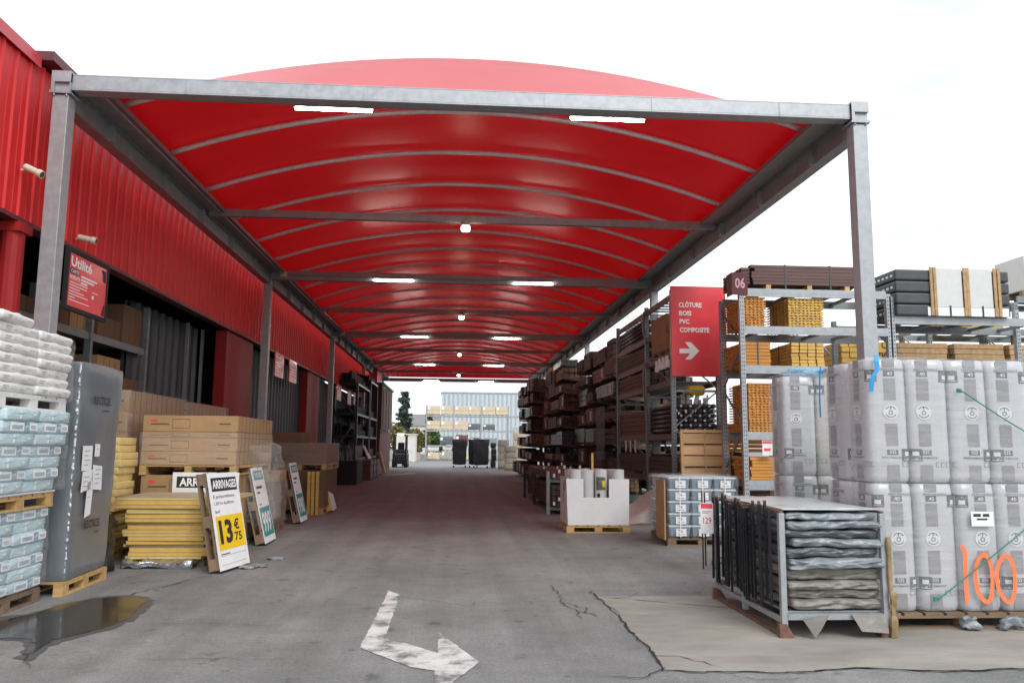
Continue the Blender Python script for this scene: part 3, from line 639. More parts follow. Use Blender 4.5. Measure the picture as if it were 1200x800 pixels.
# G and E
pallet('pallet under the low wrapped carton beside the first teal sign',-3.75,15.25,1.1,1.0,0,mat='pald')
for k,h in enumerate((.45,.32,.18)): carton(-4.3,14.75,.147+[0,.45,.77][k],-3.2,15.75,.147+[.45,.77,.95][k],'brown carton, layer %s of the low pile between the teal signs'%ordw(k),'cartons in the low pile',mat='card' if k==2 else 'cardd',marks=False)
filmbox('stretch_film',-4.33,14.73,.15,-3.17,15.78,.93,'clear film around the low carton pile between the teal signs',seed=5)
pallet('pallet on the ground under the second carton pile',-3.55,19.85,1.15,2.0,0)
for k in range(2): carton(-4.1,18.9,.147+k*.425,-2.97,20.85,.147+(k+1)*.425,'dark brown carton, lower tier layer %s of the second pile'%ordw(k),'cartons in the second pile, lower tier','cardd',False)
pallet('pallet between the tiers of the second carton pile',-3.55,19.87,1.2,2.0,1.0,mat='pal')
for k in range(2): carton(-4.12,18.9,1.147+k*.235,-2.96,20.85,1.147+(k+1)*.235,'dark brown carton, upper tier layer %s of the second pile'%ordw(k),'cartons in the second pile, upper tier','cardd',True)
filmbox('stretch_film',-4.14,18.87,1.1,-2.93,20.88,1.62,'clear film on the upper tier of the second carton pile','film2',seed=2)
pallet('pallet under the tall brown carton behind the second pile',-4.5,21.9,.9,1.4,0)
for k in range(3): carton(-4.95,21.2,.147+k*.58,-3.95,22.6,.147+(k+1)*.58,'tall brown carton behind the second pile, layer %s from the ground'%ordw(k),'tall cartons behind the second pile','cardd',False)
for i,x in enumerate((-3.33,-3.24,-3.14)):
    tag(MB().box(0,0,0,.07,.03,.97).build('timber_strip','lat2',rot=(.06,0,0),loc=(x,18.76,.0)),'yellowish upright timber strip leaning on the second carton pile, %s of three'%['left','middle','right'][i],'timber','timber strips on the second pile')
t=thing('barrier_post','slim wooden post with white foot before the second carton pile','post',(-3.5,18.45,0));MB().box(-.03,-.03,.1,.03,.03,1.0).build('post_shaft','pald',t);MB().box(-.08,-.08,0,.08,.08,.0995).build('foot','wht',t)
# leaning sign boards and pallets
def leaning(x,y,tilt,yaw,plabel,slabel,kind,pm='pald'):
    """pallet standing on its long side end, leaning towards -x, with a sign board on its face"""
    rot=Matrix.Rotation(yaw,3,'Z')@Matrix.Rotation(-tilt,3,'Y')
    e=(Matrix.Rotation(yaw,4,'Z')@Matrix.Rotation(-tilt,4,'Y')@Matrix.Rotation(PI/2,4,'Y')).to_euler()
    c=Vector((x,y,0))
    # pallet local: deck normal +z -> world +x after Ry(90)
    base=c+rot@Vector((-.15,.42,.62))
    p=pallet(plabel,base.x,base.y,1.2,.8,base.z+.03,mat=pm,rot=e,run='x')
    if slabel:
        t=thing('sign_board',slabel,'sign',c+Vector((0,0,.035)),rot=rot.to_euler())
        F=Face((0,0,0),(0,1,0),(0,0,1));m=MB();F.slab(m,0,0,.8,1.2,-.002,.008);m.build('board','paper',t)
        kind(F,t)
    return p
def k13(F,t):
    m=MB();F.rect(m,.06,.97,.74,1.14,.011);m.build('header_panel','blk',t)
    m=MB();F.text(m,'ARRIVAGES',.08,1.0,.64,.11,.014,.03);m.build('lettering','lblwht',t)
    m=MB();F.rect(m,.05,.24,.77,.66,.011);m.build('price_panel','yel',t)
    m=MB();F.text(m,'13',.1,.31,.34,.3,.014,.04);F.text(m,'€',.5,.46,.14,.14,.014,.03);F.text(m,'75',.48,.32,.2,.11,.014,.02)
    F.text(m,'E polyuréthane',.07,.87,.56,.055,.011,.0);F.text(m,'1,20*1m ép.80mm',.07,.79,.52,.05,.011,.0);F.text(m,'le m²',.07,.7,.12,.035,.011)
    F.rect(m,.07,.17,.74,.173,.011);F.rect(m,.07,.185,.3,.197,.011);F.rect(m,.07,.06,.74,.063,.011);m.build('lettering','blk',t)
def kteal(num):
    def k(F,t):
        m=MB();F.rect(m,.08,1.0,.72,1.15,.011);F.rect(m,.04,.1,.76,.56,.011);m.build('teal_panel','teal',t)
        m=MB();F.text(m,'NOUVEAU',.16,1.03,.48,.09,.014,.02);F.text(m,num,.09,.15,.56,.34,.014,.03);F.rect(m,.67,.42,.72,.48,.014);m.build('lettering','lblwht',t)
        m=MB();F.rect(m,.1,.86,.5,.9,.011);F.rect(m,.1,.78,.3,.81,.011);F.rect(m,.1,.6,.24,.62,.011);m.build('printed_line','blk',t)
    return k
def kred(F,t):
    m=MB();F.slab(m,.05,.58,.62,1.16,.011,.013);m.build('poster',M('red_white_poster',(.5,.3,.3),.6,0,.5,9),t)
leaning(-2.83,10.28,.21,-.19,'weathered pallet standing behind the 13 euro sign','white and yellow 13 euro 75 arrivals sign leaning on a pallet',k13)
leaning(-2.93,13.05,.24,.02,'weathered pallet standing behind the first teal price sign','white and teal 999 price sign nearest the camera, leaning on a pallet',kteal('999'))
leaning(-3.05,16.6,.24,.02,'weathered pallet standing behind the farther teal price sign','white and teal 990 price sign before the second carton pile',kteal('990'))
leaning(-2.85,19.5,.28,.04,'yellow pallet leaning beside the second carton pile','faded red and white poster board on the yellow leaning pallet',kred,'lat2')
t=thing('sign_board','white arrivals sign with black header behind the foam boards','sign',(-4.12,12.24,.6),0)
F=Face((0,0,0),(1,0,0),(0,0,1));m=MB();F.slab(m,0,0,.95,.56,0,.012);m.build('board','paper',t);m=MB();F.rect(m,.06,.34,.9,.5,.015);m.build('header_panel','blk',t)
m=MB();F.text(m,'ARRIVAGES',.1,.36,.74,.12,.018,.03);m.build('lettering','lblwht',t);m=MB();F.rect(m,.08,.22,.6,.27,.015);F.rect(m,.08,.12,.5,.16,.015);m.build('printed_line','blk',t)
for i,(x,y) in enumerate(((-2.5,10.9),(-2.62,10.75),(-2.45,11.6))):
    m=MB();m.soft((x,y,.02),(.2,.13,.025),.01,(4,3,1),.03,14,i);tag(m.build('plastic_scrap','sheetb',smooth=True),['scrap of clear plastic at the foot of the 13 euro sign, nearer bit','scrap of clear plastic against the bottom corner of the 13 euro sign','scrap of clear plastic lying just past the 13 euro sign'][i],'scrap')

# storage rack inside the recess (left)
def rackframe(t,xs,ys,zs,top,w=.1,d=.08,mat='rackgr',bmat='rackgr',bh=.12,deck=None,upm=None):
    for x in xs:
        for y in ys:
            MB().box(x-w/2,y-d/2,0,x+w/2,y+d/2,top).build('upright',upm or mat,t)
sr=thing('storage_rack','dark steel storage rack standing in the near loading opening','rack',(-6.3,12.2,0))
for y in (-1.6,.9,3.2):
    for x in (-.45,.45): MB().box(x-.05,y-.04,0,x+.05,y+.04,4.1).build('upright','rackgr',sr)
for z in (2.0,3.2):
    MB().box(.42,-1.56,z,.47,3.16,z+.12).build('beam','rackgr',sr);MB().box(-.47,-1.56,z,-.42,3.16,z+.12).build('beam','rackgr',sr);MB().box(-.41,-1.56,z+.09,.41,3.16,z+.118).build('shelf','rackgr',sr)
m=MB();m.bar((.45,.9,2.2),(-.45,.9,3.1),.04,.02);m.bar((-.45,.9,.6),(.45,.9,1.9),.04,.02);m.build('brace','rackgr',sr)
for i,(y,z,w,h,mm) in enumerate(((10.75,3.325,.8,.25,'cardd'),(11.7,3.325,.8,.3,'cardd'),(12.55,3.325,.7,.42,'card'),(13.5,3.325,.9,.35,'cardd'),(14.5,3.325,.8,.7,'cardd'),(11.2,2.125,1.0,.5,'cardd'),(12.4,2.125,.9,.45,'cardd'),(13.6,2.125,.9,.9,'card'),(14.6,2.125,.8,.6,'cardd'))):
    carton(-6.7,y,z,-5.9,y+w,z+h,'brown carton %s along the %s shelf of the recessed rack'%(ordw(i if i<5 else i-5),'upper' if i<5 else 'lower'),'cartons on the recessed rack',mm,False)
t=thing('wall_unit','grey electrical box with dark cover high inside the near opening','cabinet',(-5.75,10.4,3.5));MB().box(-.1,0,0,.1,.12,.5).build('case','galvd',t);MB().box(.101,.02,.05,.106,.1,.3).build('cover','blk',t)

# far left: bins, racks, crates, boards, forklift
t=thing('tool_bin','dark bin of upright rods standing before the left racks','bin',(-4.35,33.2,0))
MB().box(-.45,-.5,0,.45,1.6,.95).build('bin_body','black',t,bevel=.02)
m=MB()
for i in range(22):
    x,y=R.uniform(-.4,.4),R.uniform(-.45,1.5);m.tube([(x,y,.9),(x+R.uniform(-.08,.08),y,R.uniform(1.2,1.55))],.02,5)
mo=m.build('rods','mesh',t); mo['kind']='stuff'
for r,(y0,y1,zt,lab) in enumerate(((36.5,41.5,4.35,'black steel rack full of dark profiles left of the aisle'),(42.0,45.5,4.9,'taller black steel rack behind the first on the left'))):
    t=thing('profile_rack',lab,'rack',(-4.95,y0,0))
    for y in (0,y1-y0):
        for x in (-.5,.5): MB().box(x-.06,y-.06,0,x+.06,y+.06,zt).build('upright','anth',t)
    for z in (.9,1.9,2.9,zt-.1):
        m=MB();m.box(-.5,-.05,z,.5,.05,z+.1);m.box(-.5,y1-y0-.05,z,.5,y1-y0+.05,z+.1);m.box(.45,.06,z,.55,y1-y0-.06,z+.1);m.build('beam','anth',t)
        m=MB()
        for i in range(5): m.box(-.4+.17*i,.1,z+.11,-.28+.17*i,y1-y0-.1,z+.2+.09*R.randint(1,5))
        m.build('profiles','timbd' if z<1 else 'black',t)
    m=MB();m.bar((-.5,0,zt),(.5,0,zt-1.6),.05,.03);m.bar((.5,0,zt-1.7),(-.5,0,1.2),.05,.03);m.build('brace','rackgr',t)
for i in range(3):
    t=thing('wood_crate','red brown crate at the foot of the black racks, %s one'%['nearest','middle','farthest'][i],'crate',(-4.15,37.5+i*1.5,0),0,'red brown crates by the racks')
    m=MB();m.box(-.35,-.6,0,.35,.6,.9);m.build('crate_body','redcr',t,bevel=.01)
    m=MB()
    for z in (.1,.4,.7): m.box(.351,-.6,z,.37,.6,z+.16);m.box(-.35,-.62,z,.35,-.601,z+.16)
    m.build('slats','rackbr',t)
t=thing('storage_shed','dark brown timber shed with a red box on its roof','shed',(-4.9,47,0))
MB().box(-.7,0,0,.55,7.5,2.5).build('lower_wall','redcr',t);MB().box(-.75,-.05,2.501,.62,7.6,5.1).build('upper_wall','timbd',t);MB().box(-.85,-.15,5.101,.72,7.7,5.2).build('roof','rackgr',t)
MB().box(-.6,.1,5.201,.3,3.2,6.0).build('roof_box','signred',t)
for y in (.8,2.8,4.8):
    d=MB().box(.621,y,2.7,.65,y+1.6,4.9).build('door','timber',t);MB().box(.651,y+1.3,3.7,.68,y+1.38,3.9).build('handle','galv',d)
m=MB();m.box(.56,.3,2.35,1.0,1.3,2.45);m.build('awning','wht',t)
t=pallet('pale pallet leaning upright against the dark shed',-4.05,44.6,1.2,.8,.62,mat='pally',rot=(0,PI/2-.28,0),run='x')
tag(MB().box(0,0,0,.03,1.2,1.7).build('white_board','paper',loc=(-3.85,40.5,0),rot=(0,-.45,0)),'white board leaning on the crates by the left racks','board')
tag(MB().box(0,0,0,.25,3.2,.05).build('white_beam','paper',loc=(-3.9,42.5,.01),rot=(0,0,-.5)),'long white beam lying on the ground near the forklift','beam')
# forklift
t=thing('forklift','dark forklift truck with lit work lamp parked at the canopy end','forklift',(-3.95,59,0))
MB().soft((0,.5,.62),(1.1,1.7,.75),.08,(4,4,3)).build('body','fyel',t,smooth=True)
MB().soft((0,1.15,1.05),(1.0,.55,.5),.1,(3,3,3)).build('counterweight','fyel',t,smooth=True)
for x in (-.42,.42):
    m=MB();m.box(x-.05,-.75,.1,x+.05,-.6,2.3);m.build('mast','anth',t)
    f=MB();f.box(x*.6-.06,-1.75,.12,x*.6+.06,-.76,.16);f.box(x*.6-.06,-.8,.1605,x*.6+.06,-.755,.7);f.build('fork','anth',t)
    for y in (-.3,1.1):
        w=MB();w.tube([(x-.13,y,.3),(x+.13,y,.3)],.3,18);o=w.build('wheel','rubber',t);w=MB();w.tube([(x-.135,y,.3),(x+.135,y,.3)],.15,12);w.build('rim','galvd',o)
    m=MB();m.bar((x,-.35,.9),(x,-.15,2.25),.07,.07);m.bar((x,1.0,1.1),(x,.95,2.25),.07,.07);m.build('roof_post','anth',t)
m=MB();m.box(-.5,-.2,2.25,.5,1.0,2.29)
for i in range(6): m.box(-.5,-.2+i*.22,2.2905,.5,-.14+i*.22,2.32)
m.build('overhead_guard','anth',t)
MB().box(-.4,-.7,2.3,.4,-.62,2.36).build('mast_top','anth',t)
MB().soft((0,.55,1.15),(.5,.5,.18),.05,(2,2,2)).build('seat','bplastic',t,smooth=True);MB().soft((0,.8,1.5),(.48,.14,.55),.05,(2,2,2)).build('seat_back','bplastic',t,smooth=True)
MB().soft((0,-.22,2.34),(.5,.1,.12),.04,(2,2,2)).build('work_lamp','lamp',t,smooth=True)
MB().tube([(0,0,1.0),(0,.1,1.3)],.03,6).build('steering_column','anth',t)

# ------------------------------------------------------------------ right side foreground
# white display bin with tubes
pallet('light pallet under the white display bin',2.67,15.55,1.2,1.1,0,mat='pally',run='x')
db=thing('display_bin','white cardboard display bin with a notch holding white tubes','display bin',(2.67,15.55,.146))
def binmesh():
    m=MB();w,d=.57,.55;h=.84
    pts=[(-w,0),(w,0),(w+.01,h),(.2,h),(.2,.5),(-.28,.5),(-.28,h),(-w-.03,h)]
    for y in (-d,):
        m.add([(x,y,z) for x,z in pts]+[(x,y+.012,z) for x,z in pts],[tuple(range(8)),tuple(reversed(range(8,16)))]+[((i+1)%8,i,8+i,8+(i+1)%8) for i in range(8)])
    m.box(-w,-d+.0125,0,-w+.012,d,h+.02);m.box(w-.012,-d+.0125,0,w,d,h);m.box(-w+.0125,d-.012,0,w-.0125,d,h);m.box(-w+.0125,-d+.013,0,w-.0125,d-.0125,.012)
    return m
binmesh().build('bin_wall','paper',db)
m=MB();m.box(-.5725,-.2,.6,-.5705,-.05,.8);m.box(-.5725,.0,.35,-.5705,.1,.75);m.build('printed_mark','ink',db)
tn=0
for j,yy in enumerate((-.38,-.06,.28)):
    for i,xx in enumerate((-.42,-.17,.07,.4) if j==0 else (-.4,-.13,.14,.42)):
        hh=.98+R.uniform(-.02,.03);lab='white tube standing in the display bin, %s row, %s from left'%(['front','middle','rear'][j],ordw(i))
        if j==0 and i==2: lab='white tube with a picture label in the notch of the display bin'
        t=thing('white_tube',lab,'tube',(2.67+xx+R.uniform(-.02,.02),15.55+yy,.16),0,'white tubes in the display bin')
        MB().tube([(0,0,0),(0,0,hh-.012),(0,0,hh)],[.115,.115,.108],20).build('shell','wht',t,smooth=False)
        MB().tube([(0,0,hh+.0005),(0,0,hh+.004)],.06,14).build('end_plug','lid',t)
        if j==0 and i==2:
            m=MB();nseg=8
            def wrap(a0,a1,z0,z1,off,mb):
                for k in range(nseg):
                    A=a0+(a1-a0)*k/nseg;B=a0+(a1-a0)*(k+1)/nseg;r=.115+off
                    mb.add([(r*math.sin(A),-r*math.cos(A),z0),(r*math.sin(B),-r*math.cos(B),z0),(r*math.sin(B),-r*math.cos(B),z1),(r*math.sin(A),-r*math.cos(A),z1)],[(0,1,2,3)])
            wrap(-1.0,.6,.62,.86,.003,m);m.build('label',M('dark_photo_label',(.12,.13,.1),.5,0,.6,20),t)
            m=MB();wrap(.05,.55,.68,.8,.005,m);m.build('yellow_mark','yel',t);m=MB();wrap(-.8,-.3,.48,.56,.003,m);wrap(-.8,-.45,.4,.46,.003,m);m.build('printed_mark','blk',t)
tag(MB().box(-.02,-.02,0,.02,.02,1.3).build('wood_stick','lat2',loc=(2.68,15.72,.16)),'thin wooden stick rising from the display bin','stick')
# tubs
pallet('weathered pallet under the blue grey tubs',4.02,13.62,1.15,1.15,0,mat='pald',run='x')
tp=None
for r in range(5):
    for c in range(3):
        for dd in range(2):
            lab='blue grey tub with white label, row %s from the top, column %s, %s'%(ordw(4-r),ordw(c),'front' if dd==0 else 'behind')
            loc=(3.65+c*.375,13.3+dd*.6,.147+r*.192)
            if tp is None:
                tp=thing('plastic_tub',lab,'tub',loc,0,'stacked blue grey tubs')
                m=MB();
                def taper(m,w0,d0,w1,d1,z0,z1): m.add([(-w0,-d0,z0),(w0,-d0,z0),(w0,d0,z0),(-w0,d0,z0),(-w1,-d1,z1),(w1,-d1,z1),(w1,d1,z1),(-w1,d1,z1)],[(0,3,2,1),(4,5,6,7),(0,1,5,4),(1,2,6,5),(2,3,7,6),(3,0,4,7)])
                taper(m,.155,.25,.172,.275,0,.155);m.build('tub_body','tub',tp,bevel=.015)
                MB().box(-.184,-.29,.156,.184,.29,.186).build('lid','lid',tp,bevel=.008)
                m=MB();F=Face((-.17,-.275,0),(1,0,0),(0,0,1));F.rect(m,.1,.015,.27,.135,.012);lb=m.build('label','paper',tp)
                m=MB();F.rect(m,.17,.08,.205,.1,.0135);F.rect(m,.13,.04,.24,.047,.0135);F.rect(m,.13,.11,.2,.116,.0135);m.build('printed_mark','blk',lb)
            else: dup(tp,loc,lab)
for c in range(3):
    x=3.65+c*.375;m=MB();m.box(x-.008,12.995,.15,x+.008,12.999,1.11);m.box(x-.008,12.995,1.111,x+.008,14.2,1.115)
    tag(m.build('packing_strap','lblwht'),'white packing strap down the %s column of tubs'%['left','middle','right'][c],'strap','straps on the tubs')
filmbox('stretch_film',3.43,12.98,.15,4.62,14.24,1.13,'clear film wrapped round the blue grey tubs','film2',seed=4)
tag(MB().box(3.4,13.05,.1,3.425,13.6,1.05).build('cardboard_sheet','card'),'brown cardboard edge strip at the left side of the tubs','cardboard')
# fence panel
t=thing('wooden_fence','new pine slatted fence panel leaning on the rack end behind the tubs','fence panel',(4.5,15.85,.02),rot=(-.06,0,0))
for i in range(8):
    q=-.016 if i%2 else .012;m=MB();z=.075+i*.224;m.add([(.061,-.04,z),(.939,-.04,z),(.939,-.0,z+.2),(.061,-.0,z+.2),(.061,-.02,z),(.939,-.02,z),(.939,.015,z+.2),(.061,.015,z+.2)],[(0,1,2,3),(7,6,5,4),(0,4,5,1),(3,2,6,7),(0,3,7,4),(1,5,6,2)]);m.v=[(a,b+q,c) for a,b,c in m.v];m.build('slat','pine',t)
    m=MB();m.box(.061,.016,z+.15,.939,.028,z+.26);m.build('gap_shade_strip','timber',t)  # dark strips behind the gaps stand in for shadow lines
for x in (0,.94): MB().box(x,-.045,0,x+.06,.03,1.92).build('frame_post','pine',t,bevel=.004)
MB().box(.061,-.045,1.86,.939,.03,1.92).build('frame_rail','pine',t);MB().box(.061,-.045,0,.939,.03,.06).build('frame_rail','pine',t)
MB().box(.48,-.064,.061,.5,-.058,1.859).build('batten','pine',t)
# stillage
st=thing('stillage','galvanised steel stillage cage with rusty feet on the concrete slab','cage',(3.24,7.69,0))
pos=[(-.45,-.86),(.44,-.86),(-.45,.86),(.44,.86),(-.45,0.05)]
for i,(x,y) in enumerate(pos):
    MB().box(x-.025,y-.025,.06,x+.025,y+.025,1.03).build('post','galv',st,bevel=.003)
for y in (-.86,.86):
    m=MB();m.box(-.42,y-.02,.15,.41,y+.02,.2);m.build('rail','galv',st)
    m=MB();m.add([(-.5,y-.03,0),(-.38,y-.03,0),(-.38,y-.03,.03),(-.44,y-.03,.12),(-.5,y-.03,.12),(-.5,y+.03,0),(-.38,y+.03,0),(-.38,y+.03,.03),(-.44,y+.03,.12),(-.5,y+.03,.12)],[(0,1,2,3,4),(9,8,7,6,5),(0,5,6,1),(1,6,7,2),(2,7,8,3),(3,8,9,4),(4,9,5,0)]);m.build('foot','rust',st)
    m=MB();m.box(.38,y-.03,0,.5,y+.03,.1);m.build('foot','rust',st)
for x in (-.45,.44):
    m=MB();m.box(x-.018,-.83,.12,x+.018,.83,.16);m.build('rail','galv',st)
    m=MB();m.box(x-.03,-.83,0,x+.03,.83,.03);m.build('skid','rust',st)
    m=MB();m.box(x-.015,-.88,1.031,x+.015,.88,1.05);m.build('top_rail','rust',st)
MB().box(-.42,-.83,.2005,.41,.83,.215).build('floor_plate','galvd',st)
MB().soft((0,0,1.062),(.86,1.7,.02),.008,(6,10,1),.015,3,4).build('cover_sheet',M('milky_cover_sheet',(.45,.47,.48),.3,0,.15,3,.3,8),st,smooth=True)
def crumple(m,w,d,h,seed):
    m.soft((0,0,h/2),(w,d,h-.004),.03,(40,22,5),0,1,0)
    for i,v in enumerate(m.v):
        p=Vector(v);q=Vector((p.x*3+seed*3.3,p.y*3,p.z*16+seed))
        a=noise.noise(q)*.035+noise.noise(Vector((p.x*14,p.y*14,p.z*60+seed)))*.012+abs(noise.noise(Vector((p.x*9+seed*9,p.y*9,p.z*30))))*.022-abs(noise.noise(Vector((p.x*5-p.z*30,p.y*5+p.z*20,seed*4))))*.03
        e=Vector((p.x/(w/2),p.y/(d/2),0));e=e*(1 if e.length>.6 else 0)
        m.v[i]=(p.x+e.x*a,p.y+e.y*a,p.z+noise.noise(Vector((p.x*5+seed*2,p.y*4,seed)))*.016*(1 if abs(p.z-h/2)>.0 else 0))
zz=.225;hs=[.085,.08,.075,.1,.09,.085,.075,.08,.075,.06]
for k,h in enumerate(hs):
    mm='sheetg' if k<4 else ['sheetb','sheetd','sheetb','sheetd','sheetb','sheetb'][k-4]
    m=MB();crumple(m,.84+R.uniform(-.04,.05),1.64+R.uniform(-.03,.05),h,k)
    o=m.build('wrapped_sheet',mm,smooth=True);o.location=(3.25+R.uniform(-.015,.03),7.675+R.uniform(-.04,.03),zz);o.rotation_euler=(0,R.uniform(-.012,.012),R.uniform(-.02,.02))
    tag(o,'crumpled plastic wrapped sheet, %s from the top inside the steel cage'%ordw(len(hs)-1-k),'wrapped sheet','plastic wrapped sheets in the cage');zz+=h
def flap(pts,lab):
    m=MB();m.add([(x,y,z) for x,y,z in pts]+[(x,y+.004,z) for x,y,z in pts],[(0,1,2,3),(7,6,5,4),(0,4,5,1),(1,5,6,2),(2,6,7,3),(3,7,4,0)]);tag(m.build('plastic_flap','sheetg'),lab,'plastic flap')
flap([(2.93,6.77,.16),(3.16,6.77,.2),(3.08,6.76,.08),(3.02,6.75,.02)],'torn grey plastic flap hanging at the left of the cage front')
flap([(3.36,6.79,.2),(3.66,6.79,.2),(3.66,6.75,.05),(3.42,6.74,.07)],'square grey plastic flap hanging at the right of the cage front')
m=MB();m.soft((3.715,6.79,.42),(.035,.02,.84),.009,(3,2,16),.018,7,4);m.soft((3.725,6.775,.2),(.06,.02,.38),.009,(4,2,8),.02,9,6);tag(m.build('torn_film',M('yellowed_film',(.27,.19,.09),.4,0,.4,12),smooth=True),'yellowed torn film hanging at the right post of the cage','plastic film')
fp=None;nf=27
for k in range(nf):
    y=6.93+k*.0595+R.uniform(-.006,.006);lab='black metal fence panel edge hung on the cage, %s counting from the front'%ordw(k);top=1.1+R.uniform(-.03,.02);loc=(2.725+R.uniform(-.025,.012),y,.0+top-1.1-R.choice((0,0,.03,.05)))
    if fp is None:
        fp=thing('fence_upright',lab,'fence panel',loc,0,'black metal fence uprights on the cage')
        fa=MB().box(-.016,-.007,.27,.006,.007,1.1);MB().box(-.010,.016,.32,.0,.024,1.08).build('thin_bar','anth',fp)
        m=MB()
        for z in (.4,.9): m.box(-.02,-.01,z,.0065,.033,z+.012)
        MB.join([(fa,'anth',False),(m,'anth',False)],'bar',fp);MB().box(-.018,-.009,1.1005,.008,.009,1.112).build('cap','rust',fp)
    else: dup(fp,loc,lab,R.uniform(-.06,.06),rot=(R.uniform(-.008,.008),R.uniform(-.01,.015),R.uniform(-.1,.1)))
t=thing('price_tag','white 129 price tag with red header on the black fence bars','price tag',(2.56,8.36,.7))
F=Face((0,0,0),(1,-.25,0),(0,0,1));m=MB();F.slab(m,0,0,.13,.31,-.002,.002);m.build('card','paper',t);m=MB();F.rect(m,.005,.255,.125,.305,.004);F.text(m,'129',.025,.1,.085,.065,.004,.01);m.build('lettering','signred',t)
m=MB();F.rect(m,.02,.22,.11,.228,.004);F.rect(m,.02,.205,.08,.212,.004);m.build('printed_line','ink',t)
m=MB();m.tube([(2.66,8.62,.3),(2.66,8.62,1.12)],.008,6);m.tube([(2.7,8.66,.33),(2.7,8.66,1.1)],.008,6);tag(m.build('thin_rod','anth'),'pair of thin black rods at the far end of the cage beside the price tag','rod')

# insulation rolls
def roll_r(th,rx,ry,n=6):
    c,s=abs(math.cos(th)),abs(math.sin(th));return 1/((c/rx)**n+(s/ry)**n)**(1/n)
NT=64
def roll_mesh(rx,ry,h):
    m=MB();prof=[(.0,.9),(.015,.96),(.05,1),(.3,1.005),(.5,1),(.7,1.005),(h/1.15*1.0-.08+.15*0 if 0 else .92,1),(.985,.965),(.996,.9),(1.0,.7)]
    rings=[]
    for (zf,s) in prof:
        for k in range(NT):
            th=2*PI*k/NT;r=roll_r(th,rx,ry)*s*(1+.006*noise.noise((math.cos(th)*3,math.sin(th)*3,zf*6)));m.v.append((r*math.cos(th),r*math.sin(th),zf*h))
    n=len(prof)
    for j in range(n-1):
        for k in range(NT): m.f.append((j*NT+k,j*NT+(k+1)%NT,(j+1)*NT+(k+1)%NT,(j+1)*NT+k))
    m.f.append(tuple((n-1)*NT+k for k in range(NT)));m.f.append(tuple(reversed(range(NT))));return m
class RollFace:
    """u is metres along the front (from its centre line), bent round the roll"""
    def __init__(s,rx,ry,side=0):
        s.rx,s.ry,s.a=rx,ry,-PI/2+side;s.t={}
        for sg in (1,-1):
            L=0;tab=[(0,s.a)];pr=None
            for i in range(91):
                th=s.a+sg*i*math.radians(1.3);r=roll_r(th,rx,ry);p=Vector((r*math.cos(th),r*math.sin(th)))
                if pr: L+=(p-pr).length;tab.append((L,th))
                pr=p
            s.t[sg]=tab
    def ang(s,u):
        tab=s.t[1 if u>=0 else -1];u=abs(u)
        for i in range(1,len(tab)):
            if tab[i][0]>=u:
                a,b=tab[i-1],tab[i];return a[1]+(b[1]-a[1])*(u-a[0])/max(1e-9,b[0]-a[0])
        return tab[-1][1]
    def P(s,u,z,off):
        th=s.ang(u);r=roll_r(th,s.rx,s.ry)*1.006+off;return (r*math.cos(th),r*math.sin(th),z)
    def rect(s,mb,u0,z0,u1,z1,off=.003):
        n=max(1,int(abs(u1-u0)/.012));nz=3
        for i in range(n):
            a=u0+(u1-u0)*i/n;b=u0+(u1-u0)*(i+1)/n;mb.add([s.P(a,z0,off),s.P(b,z0,off),s.P(b,z1,off),s.P(a,z1,off)],[(0,1,2,3)])
    def text(s,mb,t,u,z,w,h,off=.005,bold=.01):
        vs,fs,a=text_geo(t,bold);mb.add([s.P(u+x*w,z+y*h,off) for x,y in vs],fs)
    def ring(s,mb,u,z,r0,r1,off,a0=0,a1=2*PI,n=16):
        for i in range(n):
            A=a0+(a1-a0)*i/n;B=a0+(a1-a0)*(i+1)/n
            mb.add([s.P(u+r0*math.cos(A),z+r0*math.sin(A),off),s.P(u+r1*math.cos(A),z+r1*math.sin(A),off),s.P(u+r1*math.cos(B),z+r1*math.sin(B),off),s.P(u+r0*math.cos(B),z+r0*math.sin(B),off)],[(0,1,2,3)])
